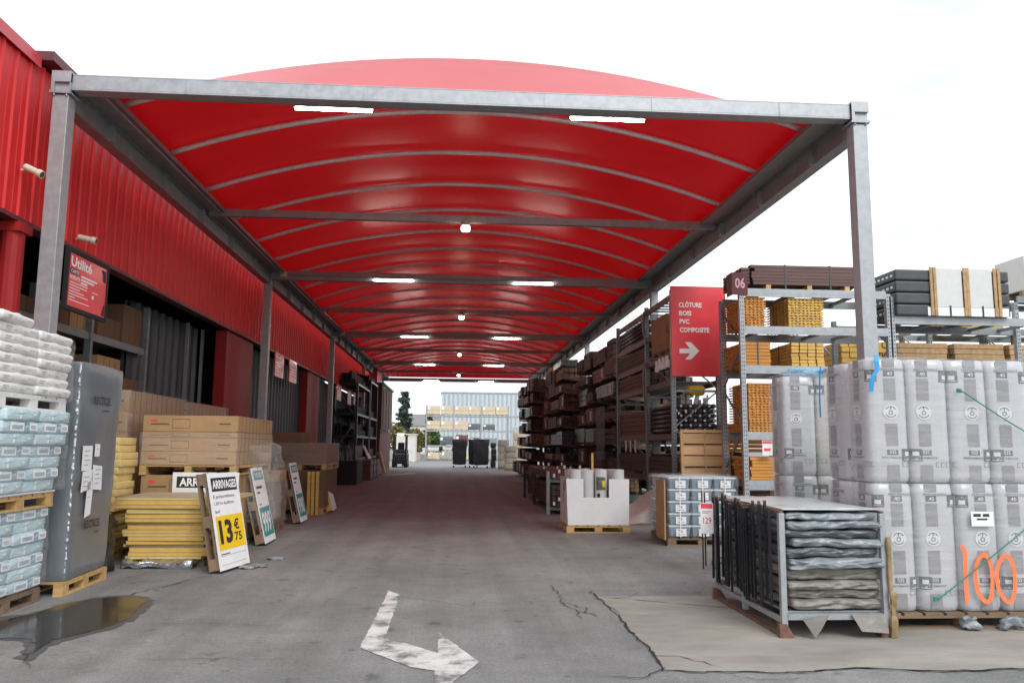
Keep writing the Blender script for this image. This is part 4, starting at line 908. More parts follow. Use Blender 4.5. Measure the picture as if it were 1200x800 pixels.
def makeroll(shift,h,mat='rollp'):
    rx,ry=.193,.218
    t=thing('insulation_roll','x','insulation roll',(0,0,0),0,'wrapped insulation rolls')
    bands=MB();darks=MB();lites=MB();txt=MB()
    for side in (0,-PI/2):
        F=RollFace(rx,ry,side);u=shift
        for (a,b) in ((.93,1.0),(.66,.84),(.29,.47),(.02,.14)): F.rect(bands,u-.055,a*h,u+.055,b*h)
        F.rect(darks,u-.05,.855*h,u+.05,.9*h);F.rect(darks,u-.05,.22*h,u+.05,.26*h)
        F.text(lites,'.40',u-.03,.862*h,.06,.034);F.text(lites,'035',u-.03,.228*h,.06,.034)
        F.ring(lites,u,.565*h,0.0,.07,.004);F.ring(txt,u,.565*h,.046,.053,.0065,.5,2.6);F.ring(txt,u,.565*h,.046,.053,.0065,3.6,5.8)
        F.ring(txt,u,.56*h,.014,.021,.0065);F.rect(txt,u-.004,.585*h,u+.004,.61*h,.0065)
        F.text(txt,'PERFORMANCE',u+.03-.1,.905*h,.22,.018,.004,.0);F.text(txt,'PERFORMANCE',u-.1,.19*h,.2,.018,.004)
        F.rect(txt,u-.08,.9*h,u+.16,.902*h)
        if side==0:
            for du,zc,up in ((-.15,.86,1),(.16,.22,-1)) if shift>0 else ((.16,.86,1),(-.14,.22,-1)):
                F.rect(darks,du-.055,zc*h-.055,du+.055,zc*h+.055,.003)
                F.rect(lites,du-.028,zc*h-.03*up,du+.028,zc*h+.008*up,.005)
                q=[(du-.045,zc*h+.008*up),(du+.045,zc*h+.008*up),(du,zc*h+.04*up)]
                lites.add([F.P(x,y,.0055) for x,y in (q if up>0 else q[::-1])],[(0,1,2)])
                F.rect(lites,du-.045,zc*h-.045,du+.045,zc*h-.04,.005)
        for i in range(3):
            F.rect(txt,u+.085+i*.045,.125*h,u+.115+i*.045,.128*h);F.rect(txt,u+.085+i*.045,.16*h,u+.115+i*.045,.163*h);F.rect(txt,u+.085+i*.045,.125*h,u+.089+i*.045,.163*h)
    MB.join([(roll_mesh(rx,ry,h),mat,True),(bands,'band',True),(darks,'bandd',True),(lites,'wht',False),(txt,'bandd',False)],'printed_wrap',t)
    return t
rl=[makeroll(.02,1.13),makeroll(-.05,1.13),makeroll(.09,1.13,'rollw')]
used=[False]*3
def placeroll(k,x,y,z,lab,rz=0):
    if not used[k]: rl[k].location=(x,y,z);rl[k]['label']=lab;rl[k].rotation_euler=(0,0,rz);used[k]=True;return rl[k]
    return dup(rl[k],(x,y,z),lab,rz)
pallet('weathered pallet under the big front load of insulation rolls',4.56,7.56,1.56,.95,0,mat='pald',run='x')
for tier,z in (('lower',.147),('upper',1.282)):
    for j,y in enumerate((7.34,7.79)):
        for i in range(4):
            if j==1 and i>1: continue
            placeroll((i+2*(tier=='upper')+j)%2,3.97+i*.388,y+R.uniform(-.01,.01),z,'%s tier insulation roll of the front load, %s row, %s from the left'%(tier,'front' if j==0 else 'rear',ordw(i)),R.uniform(-.05,.05))
filmbox('stretch_film',3.74,8.97,.15,4.94,9.44,2.44,'milky stretch film round the farther insulation rolls','film3',seed=8)
pallet('pallet under the farther load of insulation rolls',4.36,9.2,1.3,.9,0,mat='pald',run='x')
for tier,z in (('lower',.147),('upper',1.279)):
    for i in range(3):
        placeroll([1,2,0][i],3.95+i*.385,9.2,z,'%s tier insulation roll of the farther load, %s from the left'%(tier,ordw(i)),R.uniform(-.05,.05))
m=MB();m.soft((4.55,7.56,1.285),(1.6,.95,2.28),.09,(14,10,20),.018,2.2,21);fm=m.build('stretch_film','film3',smooth=True);tag(fm,'milky stretch film round the front insulation rolls with sprayed orange 100','plastic film')
F=Face((0,7.065,0),(1,0,0),(0,0,1))
def ell(cx,cz,a,b,n=26): return [(cx+a*math.cos(2*PI*i/n+.8)+.008*math.sin(.5*i),cz+b*math.sin(2*PI*i/n+.8)) for i in range(n+1)]
m=MB();F.ribbon(m,[(4.545,.72),(4.57,.68),(4.565,.5),(4.56,.35),(4.565,.25)],.038,0);F.ribbon(m,ell(4.74,.445,.078,.205),.036,0);F.ribbon(m,ell(4.945,.44,.085,.2),.036,0)
pg=m.build('sprayed_number','orange',fm)
m=MB();F.rect(m,4.65,.9,4.86,1.03,.0);lb=m.build('label','paper',fm);m=MB();F.rect(m,4.67,.985,4.74,1.01,.003);F.rect(m,4.76,.985,4.82,1.01,.003);F.rect(m,4.7,.955,4.8,.97,.003);m.build('printed_mark','blk',lb)
for k,(a,b,c,d,lab) in enumerate(((4.6,2.12,5.4,1.64,'green strap slanting across the upper rolls'),(4.27,.27,5.45,1.1,'green strap slanting across the lower rolls behind the orange number'))):
    m=MB();m.tube([(a,7.055,b),(a+.02,7.05,b+.0),((a+c)/2,7.045,(b+d)/2-.01),(c,7.05,d)],.006,6);m.soft((a,7.05,b),(.05,.02,.04),.009,(1,1,1),.01,20,k);tag(m.build('green_strap','green'),lab,'strap','green straps on the rolls')
def strip(pts,w,lab,mat='bluestrip'):
    m=MB();v=[];f=[]
    for i,p in enumerate(pts):
        for dx,dy in ((-w/2,0),(w/2,0),(w/2,.008),(-w/2,.008)): v.append((p[0]+dx,p[1]+dy,p[2]))
    for i in range(len(pts)-1):
        for k in range(4):f.append((i*4+k,i*4+(k+1)%4,i*4+4+(k+1)%4,i*4+4+k))
    m.add(v,f+[(3,2,1,0),tuple((len(pts)-1)*4+k for k in range(4))]);tag(m.build('blue_strip',mat),lab,'plastic strip')
strip([(3.86,7.1,2.44),(3.84,7.06,2.38),(3.84,7.055,2.3),(3.8,7.05,2.25),(3.78,7.05,2.19),(3.77,7.055,2.1)],.04,'bright blue plastic strip hanging over the front roll corner')
strip([(3.74,7.98,2.42),(3.735,8.0,2.3),(3.735,8.02,2.1),(3.735,8.02,1.9)],.012,'thin blue strip down the gap between the two roll loads')
m=MB();m.soft((4.12,9.15,2.47),(.5,.4,.05),.02,(8,6,1),.05,6,2);tag(m.build('blue_film',film('pale_blue_film',.45,.25,(.3,.6,.85)),smooth=True),'pale blue film on top of the farther roll load','plastic film')
m=MB();m.soft((4.25,9.0,2.48),(.05,.3,.03),.012,(2,4,1),.02,9,3);tag(m.build('blue_strip','bluestrip',smooth=True),'short blue strip lying on the farther roll load','plastic strip')
for i,(x,w) in enumerate(((4.55,.14),(4.95,.2),(5.15,.12))):
    m=MB();m.soft((x,7.03,.07),(w,.05,.09),.015,(4,2,3),.05,14,i);tag(m.build('torn_film','sheetb',smooth=True),'torn film scrap under the front rolls, %s one'%['left','middle','right'][i],'plastic film','torn film under the rolls')

# ------------------------------------------------------------------ right racks
def perfposts(t,x,y,top,mat='galv',w=.09,d=.1):
    m0=MB().box(x-w/2,y-d/2,0,x+w/2,y+d/2,top)
    m=MB();z=.3
    while z<top-.05:
        for dx in (-.018,.018): m.box(x+dx-.008,y-d/2-.002,z,x+dx+.008,y-d/2-.0003,z+.028)
        z+=.075
    o=MB.join([(m0,mat,False),(m,'blk',False)],'upright',t)
    MB().box(x-.09,y-.09,0,x+.09,y+.09,.012).build('foot_plate','galvd',o)
def slotframe(t,x0,x1,y0,y1,top,levels,xs,mat='galv'):
    for x in xs:
        perfposts(t,x,y0,top,mat);perfposts(t,x,y1,top,mat)
        m=MB();z=.4;fl=0
        while z<top-.7:
            a,b=(y0,y1) if fl==0 else (y1,y0);m.bar((x,a,z),(x,b,z+.75),.03,.025);z+=.78;fl=1-fl
        m.build('brace','galvd',t)
    for z in levels:
        for i in range(len(xs)-1):
            a,b=xs[i]+.046,xs[i+1]-.046
            m=MB();m.box(a,y0-.05,z-.15,b,y0-.004,z);m.box(a,y0-.053,z-.1,b,y0-.0505,z-.05);m.build('beam',mat,t)
            MB().box(a,y1+.004,z-.15,b,y1+.05,z).build('beam','galvd',t)
            m=MB();k=a+.35
            while k<b: m.box(k,y0,z-.09,k+.08,y1,z-.04);k+=.62
            m.build('crossbar','galvd',t)
r6=thing('pallet_rack','galvanised pallet rack numbered 06 holding lattice and decking bundles','rack',(0,0,0)); r6.location=(5.3,14.5,0)
Y1=1.1
slotframe(r6,0,2.85,0,Y1,4.5,[4.55,3.84,3.1,1.88,1.0],[0,2.85])
r7=thing('pallet_rack','galvanised pallet rack right of number 06 carrying the charcoal board packs','rack',(8.2,14.5,0))
slotframe(r7,0,3.3,0,Y1,4.45,[4.08,2.7,1.3],[0.01,3.3])
t=thing('aisle_sign','maroon aisle sign 06 on top of the rack upright','sign',(5.3,14.42,4.42))
F=Face((-.19,0,0),(1,0,0),(0,0,1));m=MB();F.slab(m,0,0,.3,.42,-.02,0);F.slab(m,-.001,.0,.02,.42,-.3,-.021);m.build('board','maroon',t);m=MB();F.text(m,'06',.06,.12,.19,.2,.004,.02);m.build('lettering',M('pinkish_lettering',(.6,.35,.36),.5),t)
def lattice(name,lab,x,y,z,w,d,nz,mat,pitch=.075,h=.05,group='treated lattice bundles on rack 06'):
    """bundle of slats stacked crosswise: layers along y, spacers along x"""
    t=thing(name,lab,'lattice bundle',(x,y,z),0,group);a=MB();b=MB();nx=int(w/pitch)
    for k in range(nz):
        zz=k*h
        for i in range(nx): a.box(i*pitch,0+R.uniform(-.02,.02),zz,i*pitch+pitch*.52,d,zz+h*.42)
        for j in range(int(d/.16)): b.box(-.01,j*.16,zz+h*.45,nx*pitch,j*.16+.04,zz+h*.97)
    a.build('slats',mat,t);b.build('cross_slats',mat,t);return t
def boards(name,lab,cat,x,y,z,w,d,h,nx,nz,mat,group=None,along='x',gap=.08,jit=.03,bearers=True,straps=0):
    t=thing(name,lab,cat,(x,y,z),R.uniform(-.006,.006),group);m=MB();z0=.09 if bearers else 0;bh=(h-z0)/nz
    for k in range(nz):
        for i in range(nx):
            j=R.uniform(-jit,jit)
            if along=='x': bw=d/nx;m.box(j,i*bw,z0+k*bh,w+j,(i+1)*bw-gap*bw,z0+(k+1)*bh-gap*bh)
            else: bw=w/nx;m.box(i*bw,j,z0+k*bh,(i+1)*bw-gap*bw,d+j,z0+(k+1)*bh-gap*bh)
    m.build('boards',mat,t)
    if bearers:
        for q in (.12,.5,.85):
            if along=='x':MB().box(w*q,0,0,w*q+.09,d,.085).build('bearer','pally',t)
            else:MB().box(0,d*q,0,w,d*q+.09,.085).build('bearer','pald',t)
    for s in range(straps):
        q=(s+.7)/(straps+.4);m=MB()
        if along=='x':
            m.box(w*q,-.006,.02,w*q+.03,-.001,h+.003);m.box(w*q,-.006,h+.0035,w*q+.03,d,h+.007)
        else: m.box(-.006,d*q,.02,-.001,d*q+.03,h+.003);m.box(-.006,d*q,h+.0035,w,d*q+.03,h+.007)
        m.build('strap','gpack',t)
    return t
g6='treated wood on rack 06'
t=boards('decking_bundle','dark brown decking bundle strapped on a pallet atop rack 06','decking',5.55,14.5,4.552,2.1,1.1,.47,7,6,'deck',None,'x',.1,.05,True,2)
m=MB();
for k in range(5):
    for i in range(6): m.box(-.22,.02+i*.18,.1+k*.065,0-.06,.02+i*.18+.13,.1+k*.065+.05)
m.build('board_ends','deck',t)
for (z,items) in ((3.842,((.03,.5,'lat',11),(.92,.7,'lat2',11))),(3.102,((.03,.52,'lat',10),(.95,.65,'lat2',9))),(1.882,((.1,.72,'lat',18),))):
    for (dx,w,mm,nz) in items:
        lv={3.842:'upper',3.102:'middle',1.882:'lower'}[z]
        if lv=='middle': boards('treated_boards','%s treated board stack on the %s shelf of rack 06'%('orange' if mm=='lat' else 'yellow',lv),'boards',5.3+dx,14.52,z,w,1.15,.45,4,7,mm,g6,'x' if mm=='lat' else 'y',.14,.02,False,1)
        else: lattice('lattice_bundle','%s lattice bundle on the %s shelf of rack 06'%('orange' if mm=='lat' else 'yellow',lv),5.3+dx,14.5,z,w,1.1,nz,mm)
boards('treated_boards','orange treated boards lying on the lowest shelf of rack 06','boards',5.42,14.55,1.002,1.3,1.0,.42,5,7,'lat',g6,'x',.12,.03,False)
boards('treated_boards','yellow treated battens on the floor under rack 06','boards',5.42,14.5,.02,1.5,1.0,.5,8,8,'lat2',g6,'x',.15,.05,True)
boards('board_pack','dark grey board pack on pale bearers above the price tag of rack 06','boards',6.05,14.5,1.883,1.1,1.0,.45,4,5,'gpack',None,'x',.06,.03,True,1)
t=thing('price_tag','white and red price tag hanging from the beam of rack 06','price tag',(5.6,14.43,1.45));F=Face((0,0,0),(1,0,0),(0,0,1));m=MB();F.slab(m,0,0,.19,.27,-.004,0);m.build('card','paper',t);m=MB();F.rect(m,.01,.215,.18,.262,.003);F.rect(m,.03,.08,.15,.13,.003);m.build('printed_mark','signred',t)
t=thing('hand_rail','bent grey tube rail standing in front of rack 06','rail',(6.1,14.2,0));m=MB();m.tube([(0,0,0),(0,0,1.35),(-.05,0,1.45),(-.12,0,1.48),(-.3,0,1.48)],.018,8);m.build('tube','galv',t)
for k in range(3):
    boards('timber_stack','brown timber stack on the ground behind rack 06, %s from the bottom'%ordw(k),'timber',5.6,16.3,.005+k*.7,2.6,1.1,.68,5,7,('timber','timbd','lat')[k],'timber behind rack 06','x',.12,.06,True)
# charcoal packs on r7
pz=4.082
for k in range(4):
    t=thing('board_pack','charcoal board pack, %s from the bottom on the right rack'%ordw(k),'board pack',(8.25,14.35,pz),0,'charcoal board packs on the right rack')
    MB().box(0,0,0,2.25,1.2,.21).build('pack','gpack',t,bevel=.03)
    m=MB()
    for i in range(7): m.box(-.004,.1+i*.15,.08,-.001,.18+i*.15,.12)
    m.build('printed_mark','lblwht',t);pz+=.225
t=thing('white_wrap','white sheet wrapped round the charcoal packs with timber battens','wrapping',(8.25,14.35,4.082))
for a,b in ((.78,1.3),(1.42,1.9)):
    m=MB();m.box(a,-.012,.17,b,-.004,.905);m.box(a,-.012,.9055,b,1.2,.912);m.build('sheet','wht',t)
    m=MB();m.box(a+.25,-.02,0,a+.28,-.013,.2);m.build('strap','blk',t)
for x in (.66,.73,1.32,1.38,1.92,2.0): MB().box(x,-.035,.0,x+.055,-.0125,.93).build('batten','timbl',t)
MB().box(.6,-.01,.0,2.2,-.003,.165).build('lower_sheet','paper',t)
# second row of racks behind with timber
r8=thing('pallet_rack','dark steel rack row standing behind the galvanised racks','rack',(8.4,17.2,0))
slotframe(r8,0,6,0,1.1,4.4,[4.3,3.1,1.6],[0,.95,2.2,4.2,6],'rackgr')
for i in range(4): boards('timber_pack','pale timber pack, %s from the left on the rear rack shelf'%ordw(i),'timber',8.5+1.3*i,17.1,3.102,1.15,1.2,.85,6,7,'timbl' if i else 'lat2','timber on the rear rack','y' if i==0 else 'x',.1,.03,False)
boards('timber_pack','yellow timber posts on top of the rear rack','timber',11.2,17.2,4.302,1.2,1.0,.2,6,2,'lat2',None,'x',.1,.03,False)
t=thing('wrapped_crate','tall white wrapped crate on a pallet at the right edge','crate',(13.35,17.6,5.05));MB().box(-.45,-.5,.146,.6,.5,.95).build('crate_body','wht',t,bevel=.01)
for x in (-.38,.35): MB().box(x,-.53,.1,x+.05,-.501,1.0).build('corner_post','gpack',t)
pallet('pallet under the tall white crate at the right edge',13.4,17.6,1.2,1.0,5.05-.002,mat='pald',run='x')
r9=thing('pallet_rack','tall rack at far right carrying the white wrapped crate','rack',(12.6,17.1,0));slotframe(r9,0,3,0,1.1,4.9,[5.045,3.4],[0,3],'rackgr')

# end frame with sign, tall rack bays beside the aisle
RX=4.6
tr=thing('aisle_rack','tall grey rack with rust brown beams beside the canopy aisle','rack',(RX,16.75,0))
for y in (0,2.3,5.75):
    for x in (0,.98):
        perfposts(tr,x,y,4.95 if y<5 else 4.95,'galvd' if y==0 else 'rackgr')
    m=MB();z=.35;fl=0
    while z<4.2:
        a,b=(0,.98) if fl==0 else (.98,0);m.bar((a,y,z),(b,y,z+.8),.035,.025);z+=.82;fl=1-fl
    for z in (2.75,3.9): m.box(.05,y-.02,z,.93,y+.02,z+.05)
    m.build('brace','galvd',tr)
LV=[.92,1.87,3.02,3.6,4.2,4.86]
for z in LV:
    for a,b in ((.06,2.24),(2.36,5.69)):
        for x in (-.03,.97): MB().box(x,a,z-.13,x+.04,b,z).build('beam','rackbr',tr)
        m=MB();y=a+.2
        while y<b:m.box(.011,y,z-.05,.969,y+.1,z-.02);y+=.35
        m.build('shelf_bar','rackgr',tr)
m=MB();m.tube([(-.06,2.3,4.85),(-.1,2.32,4.5),(-.05,2.3,4.2)],.03,6);m.tube([(-.06,2.3,3.6),(-.1,2.32,3.3),(-.05,2.3,2.3)],.025,6);m.build('torn_wrap','sheetg',tr)
sg=thing('direction_sign','red direction sign with white words and arrow on the rack end','sign',(4.54,16.61,3.07))
F=Face((0,0,0),(1,0,0),(0,0,1));m=MB();F.slab(m,0,0,1.2,1.94,-.05,0);m.build('panel','signred',sg,bevel=.004)
m=MB()
for i,(w,ww) in enumerate((('CLÔTURE',.5),('BOIS',.27),('PVC',.22),('COMPOSITE',.64))):
    F.text(m,w,.17+.005*i,1.48-.18*i,ww,.105*(1.25 if 'Ô' in w else 1),.004,.035)
m.build('lettering','lblwht',sg)
m=MB();F.poly(m,[(.17,.49),(.4,.49),(.29,.36),(.42,.36),(.6,.545),(.42,.73),(.29,.73),(.4,.59),(.17,.59)],.004);m.build('arrow','lblwht',sg)
gA='goods on the tall aisle rack'
carton(RX-.05,17.1,3.62+.1,RX+.9,18.4,4.5,'large brown carton on a pallet high in the near rack bay',gA,'card',False)
pallet('pallet under the large brown carton in the near rack bay',RX+.43,17.75,.95,1.3,3.6+.002-.025,mat='pald')
def tubebundle(x,y,z,L,n,rows,r,mat,lab,cat='tube bundle',capm='lblwht'):
    t=thing('tube_bundle',lab,cat,(x,y,z),0,'tube bundles on the aisle rack');m=MB();c=MB()
    for k in range(rows):
        for i in range(n):
            m.tube([(i*2.05*r+r,0,k*2.05*r+r),(i*2.05*r+r,L,k*2.05*r+r)],r,8)
            if (i+k)%2==0:c.tube([(i*2.05*r+r,-.006,k*2.05*r+r),(i*2.05*r+r,-.001,k*2.05*r+r)],r*.55,6)
    MB.join([(m,mat,True),(c,capm,False)],'tubes',t);return t
tubebundle(RX,19.3,4.202,3.0,9,5,.05,'gpack','black pipes with pale ends on the upper shelf of the far bay')
tubebundle(RX+.05,16.9,2.0-.1,2.0,9,6,.05,'gpack','dark tubes with pale ends at chest height in the near bay')
for i in range(5): 
    t=MB().tube([(RX+.08+i*.18,16.62+.1*i,2.3+.02*i),(RX+.3+i*.17,17.5,2.25+.12*i)],.025,6).build('white_rod','wht');tag(t,'white rod poking out of the near rack bay, %s from the left'%ordw(i),'rod','white rods in the near bay')
boards('timber_pack','red brown timber on the third shelf of the far rack bay','timber',RX,19.2,3.022,.95,3.2,.4,6,4,'timber',gA,'y',.1,.05,False)
boards('timber_pack','dark boards on the fourth shelf of the far rack bay','timber',RX,19.3,3.602,.95,3.0,.42,6,4,'timbd',gA,'y',.1,.05,False)
boards('timber_pack','red brown timber on the second shelf of the far rack bay','timber',RX,19.2,1.872,.95,3.2,.6,5,5,'timber',gA,'y',.1,.05,False)
boards('timber_pack','dark timber on the lowest shelf of the far rack bay','timber',RX,19.2,.922,.95,3.2,.5,5,5,'timbd',gA,'y',.1,.05,True)
boards('timber_pack','dark boards on the lowest shelf of the near rack bay','timber',RX,16.85,.922,.95,2.1,.45,5,4,'timbd',gA,'y',.1,.05,True)
for i in range(4):
    m=MB();m.soft((0,0,.0),(.09,.02,.26),.008,(1,1,2),.01,9,i);t=m.build('paper_tag','lblwht');t.location=(RX-.05,17.0+.3*i,3.42 if i<3 else 3.4);tag(t,'white paper tag hanging below the near bay beam, %s from the front'%ordw(i),'tag','paper tags below the beam')
for i in range(3):
    m=MB();m.soft((0,0,0),(.02,.09,.3),.008,(1,1,2),.01,9,i);t=m.build('paper_tag','lblwht');t.location=(RX-.06,20.2+.55*i,1.6);tag(t,'white paper tag hanging below the far bay beam, %s from the front'%ordw(i),'tag','paper tags below the far beam')
# goods behind sign level in the end frame (gutters, tubes leaning)
for i,(x,z,lx,h,mm) in enumerate(((.2,1.9,.0,.75,'gpack'),(.42,1.95,.22,.85,'wht'),(.62,1.9,.02,.7,'sheetb'),(.78,1.9,.0,.75,'wht'),(.08,1.9,.0,.6,'timbl'))):
    m=MB();m.tube([(RX+x,16.95+.1*(i%2),z),(RX+x+lx,17.05,z+h)],.05,8);tag(m.build('standing_tube',mm),['dark','slanting white','grey','upright white','brown'][i]+' tube standing on the rack end below the red sign','tube','tubes below the red sign')
m=MB();m.soft((RX+.55,17.0,2.9-.1),(.36,.3,.2),.06,(3,3,2),.02,5,3);tag(m.build('yellow_sack','yel',smooth=True),'small yellow sack resting on the rack end below the red sign','sack')
m=MB();m.soft((RX+.45,17.1,1.0),(.7,.5,.75),.08,(5,5,5),.05,4,3);tag(m.build('wrapped_bundle','sheetb',smooth=True),'film wrapped white bundle at the foot of the near rack bay','bundle')
t=thing('tarpaulin','pale tarpaulin sheet draped from the rack foot behind the display bin','tarpaulin',(3.9,17.2,0));m=MB()
v=[];NXX=10
for j in range(9):
    for i in range(NXX+1):
        u=i/NXX;w=j/8;x=-.35+1.0*u+.1*math.sin(w*5);y=.5*u*(1-w)+.15*math.sin(u*6+w*2);z=(1-w)*(.2+.65*u)+.02*math.sin(u*13)
        v.append((x-(w*.5*(1-u)),y-w*.35,max(.005,z)))
m.add(v,[(j*(NXX+1)+i,j*(NXX+1)+i+1,(j+1)*(NXX+1)+i+1,(j+1)*(NXX+1)+i) for j in range(8) for i in range(NXX)]);m.build('sheet',M('pale_tarpaulin',(.42,.38,.34),.5,0,.15,4),t,smooth=True)

# cantilever timber racks A, B, C along the aisle
LZ=[.25,.95,1.65,2.35,3.05,3.7,4.25]
def cant(y0,y1,xf,lab,seed,names):
    rr=random.Random(seed)
    t=thing('cantilever_rack',lab,'rack',(xf,y0,0))
    n=max(2,round((y1-y0)/2.4));ys=[i*(y1-y0)/n for i in range(n+1)]
    for y in ys:
        c=MB().box(1.1,y-.07,0,1.28,y+.07,4.7).build('column','rackgr',t)
        MB().box(-.1,y-.05,.02,1.09,y+.05,.2).build('foot_beam','rackgr',t)
        for z in LZ[1:]:
            m=MB();m.add([(1.099,y-.04,z-.16),(-.05,y-.04,z-.06),(-.05,y-.04,z-.004),(1.099,y-.04,z-.004),(1.099,y+.04,z-.16),(-.05,y+.04,z-.06),(-.05,y+.04,z-.004),(1.099,y+.04,z-.004)],[(0,1,2,3),(7,6,5,4),(0,4,5,1),(1,5,6,2),(2,6,7,3),(3,7,4,0)]);m.build('arm','rackbr',c)
    m=MB();m.box(1.17,0,4.3,1.21,y1-y0,4.4);m.box(1.17,0,2.3,1.21,y1-y0,2.4);m.build('tie','rackgr',t)
    for li,z in enumerate(LZ[:6]):
        hh=min(.66,(LZ+[4.9])[li+1]-z-.03);m=MB();x0=xf+1.32
        for a in range(7):
            for b_ in range(4):
                e=rr.uniform(0,.5);m.box(x0+a*.15,y0+e,z+.02+b_*hh/4,x0+a*.15+.14,y1-rr.uniform(0,.5),z+.01+(b_+1)*hh/4)
        o=m.build('timber_pack',('timbd','timber')[li%2]);tag(o,'long dark timber pack on the rear side of the %s cantilever rack, %s level up'%(names,ordw(li)),'timber pack','timber packs on the rear side of the racks')
    for li,z in enumerate(LZ):
        y=y0+.1;k=0
        while y<y1-1.2:
            L=min(rr.choice((1.2,1.6,2.4,3.2)),y1-y)
            h=rr.uniform(.3,.6) if li else rr.uniform(.4,.66)
            dep=rr.uniform(.8,1.05);xx=xf-.05+rr.uniform(-.06,.05)-(.3 if li==0 else 0)+(-.014*(y-y0))
            mm=rr.choice(('timber','timbd','timber','timbd','timbt','timbd','timber','gpack','timbt'))
            if li in(2,4) and rr.random()<.3: mm='gpack'
            nm=li if 0 else None
            lv=['floor','lowest arm','second arm','third arm','fourth arm','fifth arm','top arm'][li]
            nx=rr.choice((4,5,6,8));nz=rr.choice((3,4,5,6))
            if names=='near' and li==2 and k==1: mm='mint'
            b=boards('timber_pack','%s timber pack on the %s level of the %s cantilever rack, %s along'%({'timber':'red brown','timbd':'dark brown','timbt':'tan','timbl':'pale','gpack':'charcoal','mint':'mint green'}[mm],lv,names,ordw(k)),'timber pack',xx,y,z+.002 if li else .202,dep,L-.12,h,nx,nz,mm,'timber packs on the cantilever racks','y',rr.uniform(.04,.16),.06,rr.random()<.5,rr.choice((0,1,2)))
            if rr.random()<.35:
                m=MB();m.box(-.012,.3,h*.2,-.004,.6,h*.8);m.build('label','paper',b)
            y+=L;k+=1
cant(23.4,30.8,4.72,'near cantilever rack of timber on the right of the aisle',11,'near')
cant(31.2,37.6,4.25,'middle cantilever rack of timber on the right of the aisle',12,'middle')
cant(38.0,45.5,3.65,'far cantilever rack of timber on the right of the aisle',13,'far')
# wire panels hanging from the near rack
t=thing('wire_panel','grey wire mesh panel hanging on the near timber rack','wire panel',(4.5,24.2,1.2));m=MB()
for i in range(12): m.box(-.004,i*.12,0,.004,i*.12+.008,1.6)
for i in range(9): m.box(.005,0,i*.2,.012,1.33,i*.2+.008)
m.build('wires','mesh',t)
boards('timber_pack','grey and yellow bundle high on the middle timber rack','timber pack',4.2,32.0,4.72,.7,2.4,.35,5,4,'sheetd','bundles on top of racks','y',.1,.05,True)
boards('timber_pack','yellow bundle beside the grey one on the middle timber rack','timber pack',4.2,34.6,4.72,.7,2.0,.35,5,4,'lat2','bundles on top of racks','y',.1,.05,False)
# low floor rack in front
t=thing('floor_rack','low floor rack with slim steel post behind the display bin','rack',(2.2,19.1,0))
for y in (0,3.2,6.4):
    for x in (0,1.2): MB().box(x-.04,y-.04,0,x+.04,y+.04,1.0 if y==0 else .8).build('post','galvd' if y==0 else 'anth',t)
    MB().box(.041,y-.04,.1,1.159,y+.04,.18).build('beam','rackgr',t);MB().box(.041,y-.04,.74,1.159,y+.04,.82).build('beam','rackgr',t)
for k,(z,mm,h) in enumerate(((.182,'timbd',.52),(.822,'timber',.16))):
    for j in range(2):
        b=boards('timber_pack','%s boards with white stickers on the %s deck of the low floor rack, %s half'%(['dark','brown'][k],['lower','upper'][k],['near','far'][j]),'timber pack',2.27,18.98+j*3.25,z,1.08,3.1,h,9,[4,2][k],mm,'boards on the floor rack','y',.1,.03,False)
        m=MB()
        for i in range(8): m.box(.03+i*.122,-.05,.04+.1*(i%3),.08+i*.122,-.045,.12+.1*(i%3))
        m.build('end_sticker','lblwht',b)
for j,y in enumerate((26.4,29.9,33.4)):
    boards('timber_pack','timber pack on the floor along the aisle edge, %s from the near end'%ordw(j),'timber pack',2.7+.35*j,y,.005,1.2,3.2,.75,6,5,['timbd','timber','timbd'][j],'floor timber by the aisle','y',.1,.05,True,2)

# ------------------------------------------------------------------ far yard
fr=thing('yard_rack','pale grey pallet rack across the far yard with plywood boxes','rack',(-3.15,87,0))
for x in (0,2.95,5.92,8.85,11.8):
    for y in (0,1.1): MB().box(x-.06,y-.06,0,x+.06,y+.06,5.9).build('upright','galv',fr)
for z in (1.62,3.22,4.82):
    for i in range(4):
        x=(0,2.95,5.92,8.85)[i]
        for y in (-.05,1.12):MB().box(x+.07,y-.03,z-.15,x+2.86,y+.03,z).build('beam','galv',fr)
        MB().box(x+.07,-.01,z-.06,x+2.86,1.08,z-.03).build('shelf','galvd',fr)
bx=None
def ybox(x,z,lab):
    global bx
    if bx is None:
        bx=thing('plywood_box',lab,'box',(x,87.5,z),0,'plywood boxes on the yard rack')
        MB().box(-.7,-.5,.1,.7,.5,1.0).build('box','ply',bx,bevel=.01)
        m=MB();
        for q in (-.6,0,.5): m.box(q,-.5,0,q+.1,.5,.0995)
        m.build('feet','pald',bx);MB().box(-.62,-.51,.6,-.4,-.501,.9).build('label','lblwht',bx)
        MB().box(-.7,-.512,.5,.7,-.5015,.53).build('strap','pal',bx)
    else: dup(bx,(x,87.5,z),lab)
for i in range(6): ybox(-3.15+.78+i*1.48,4.822,'pale plywood box on the top shelf of the yard rack, %s from the left'%ordw(i))
for i in range(3): ybox(-3.15+.78+i*1.48,3.222,'pale plywood box on the middle shelf of the yard rack, %s from the left'%ordw(i))
def ypack(x,z,w,h,mm,lab):
    t=thing('wrapped_load',lab,'pallet load',(x,87.5,z),0,'wrapped loads on the yard rack');MB().soft((0,0,.1+h/2),(w,1,h),.05,(3,3,3),.04,3,x).build('load',mm,t,smooth=True);m=MB()
    for q in (-w/2,0-.05,w/2-.1):m.box(q,-.5,0,q+.1,.5,.0995)
    m.build('bearers','pald',t);MB().box(-w/2+.05,-.53,.1+h*.5,-w/2+.3,-.52,.1+h*.85).build('label','lblwht',t)
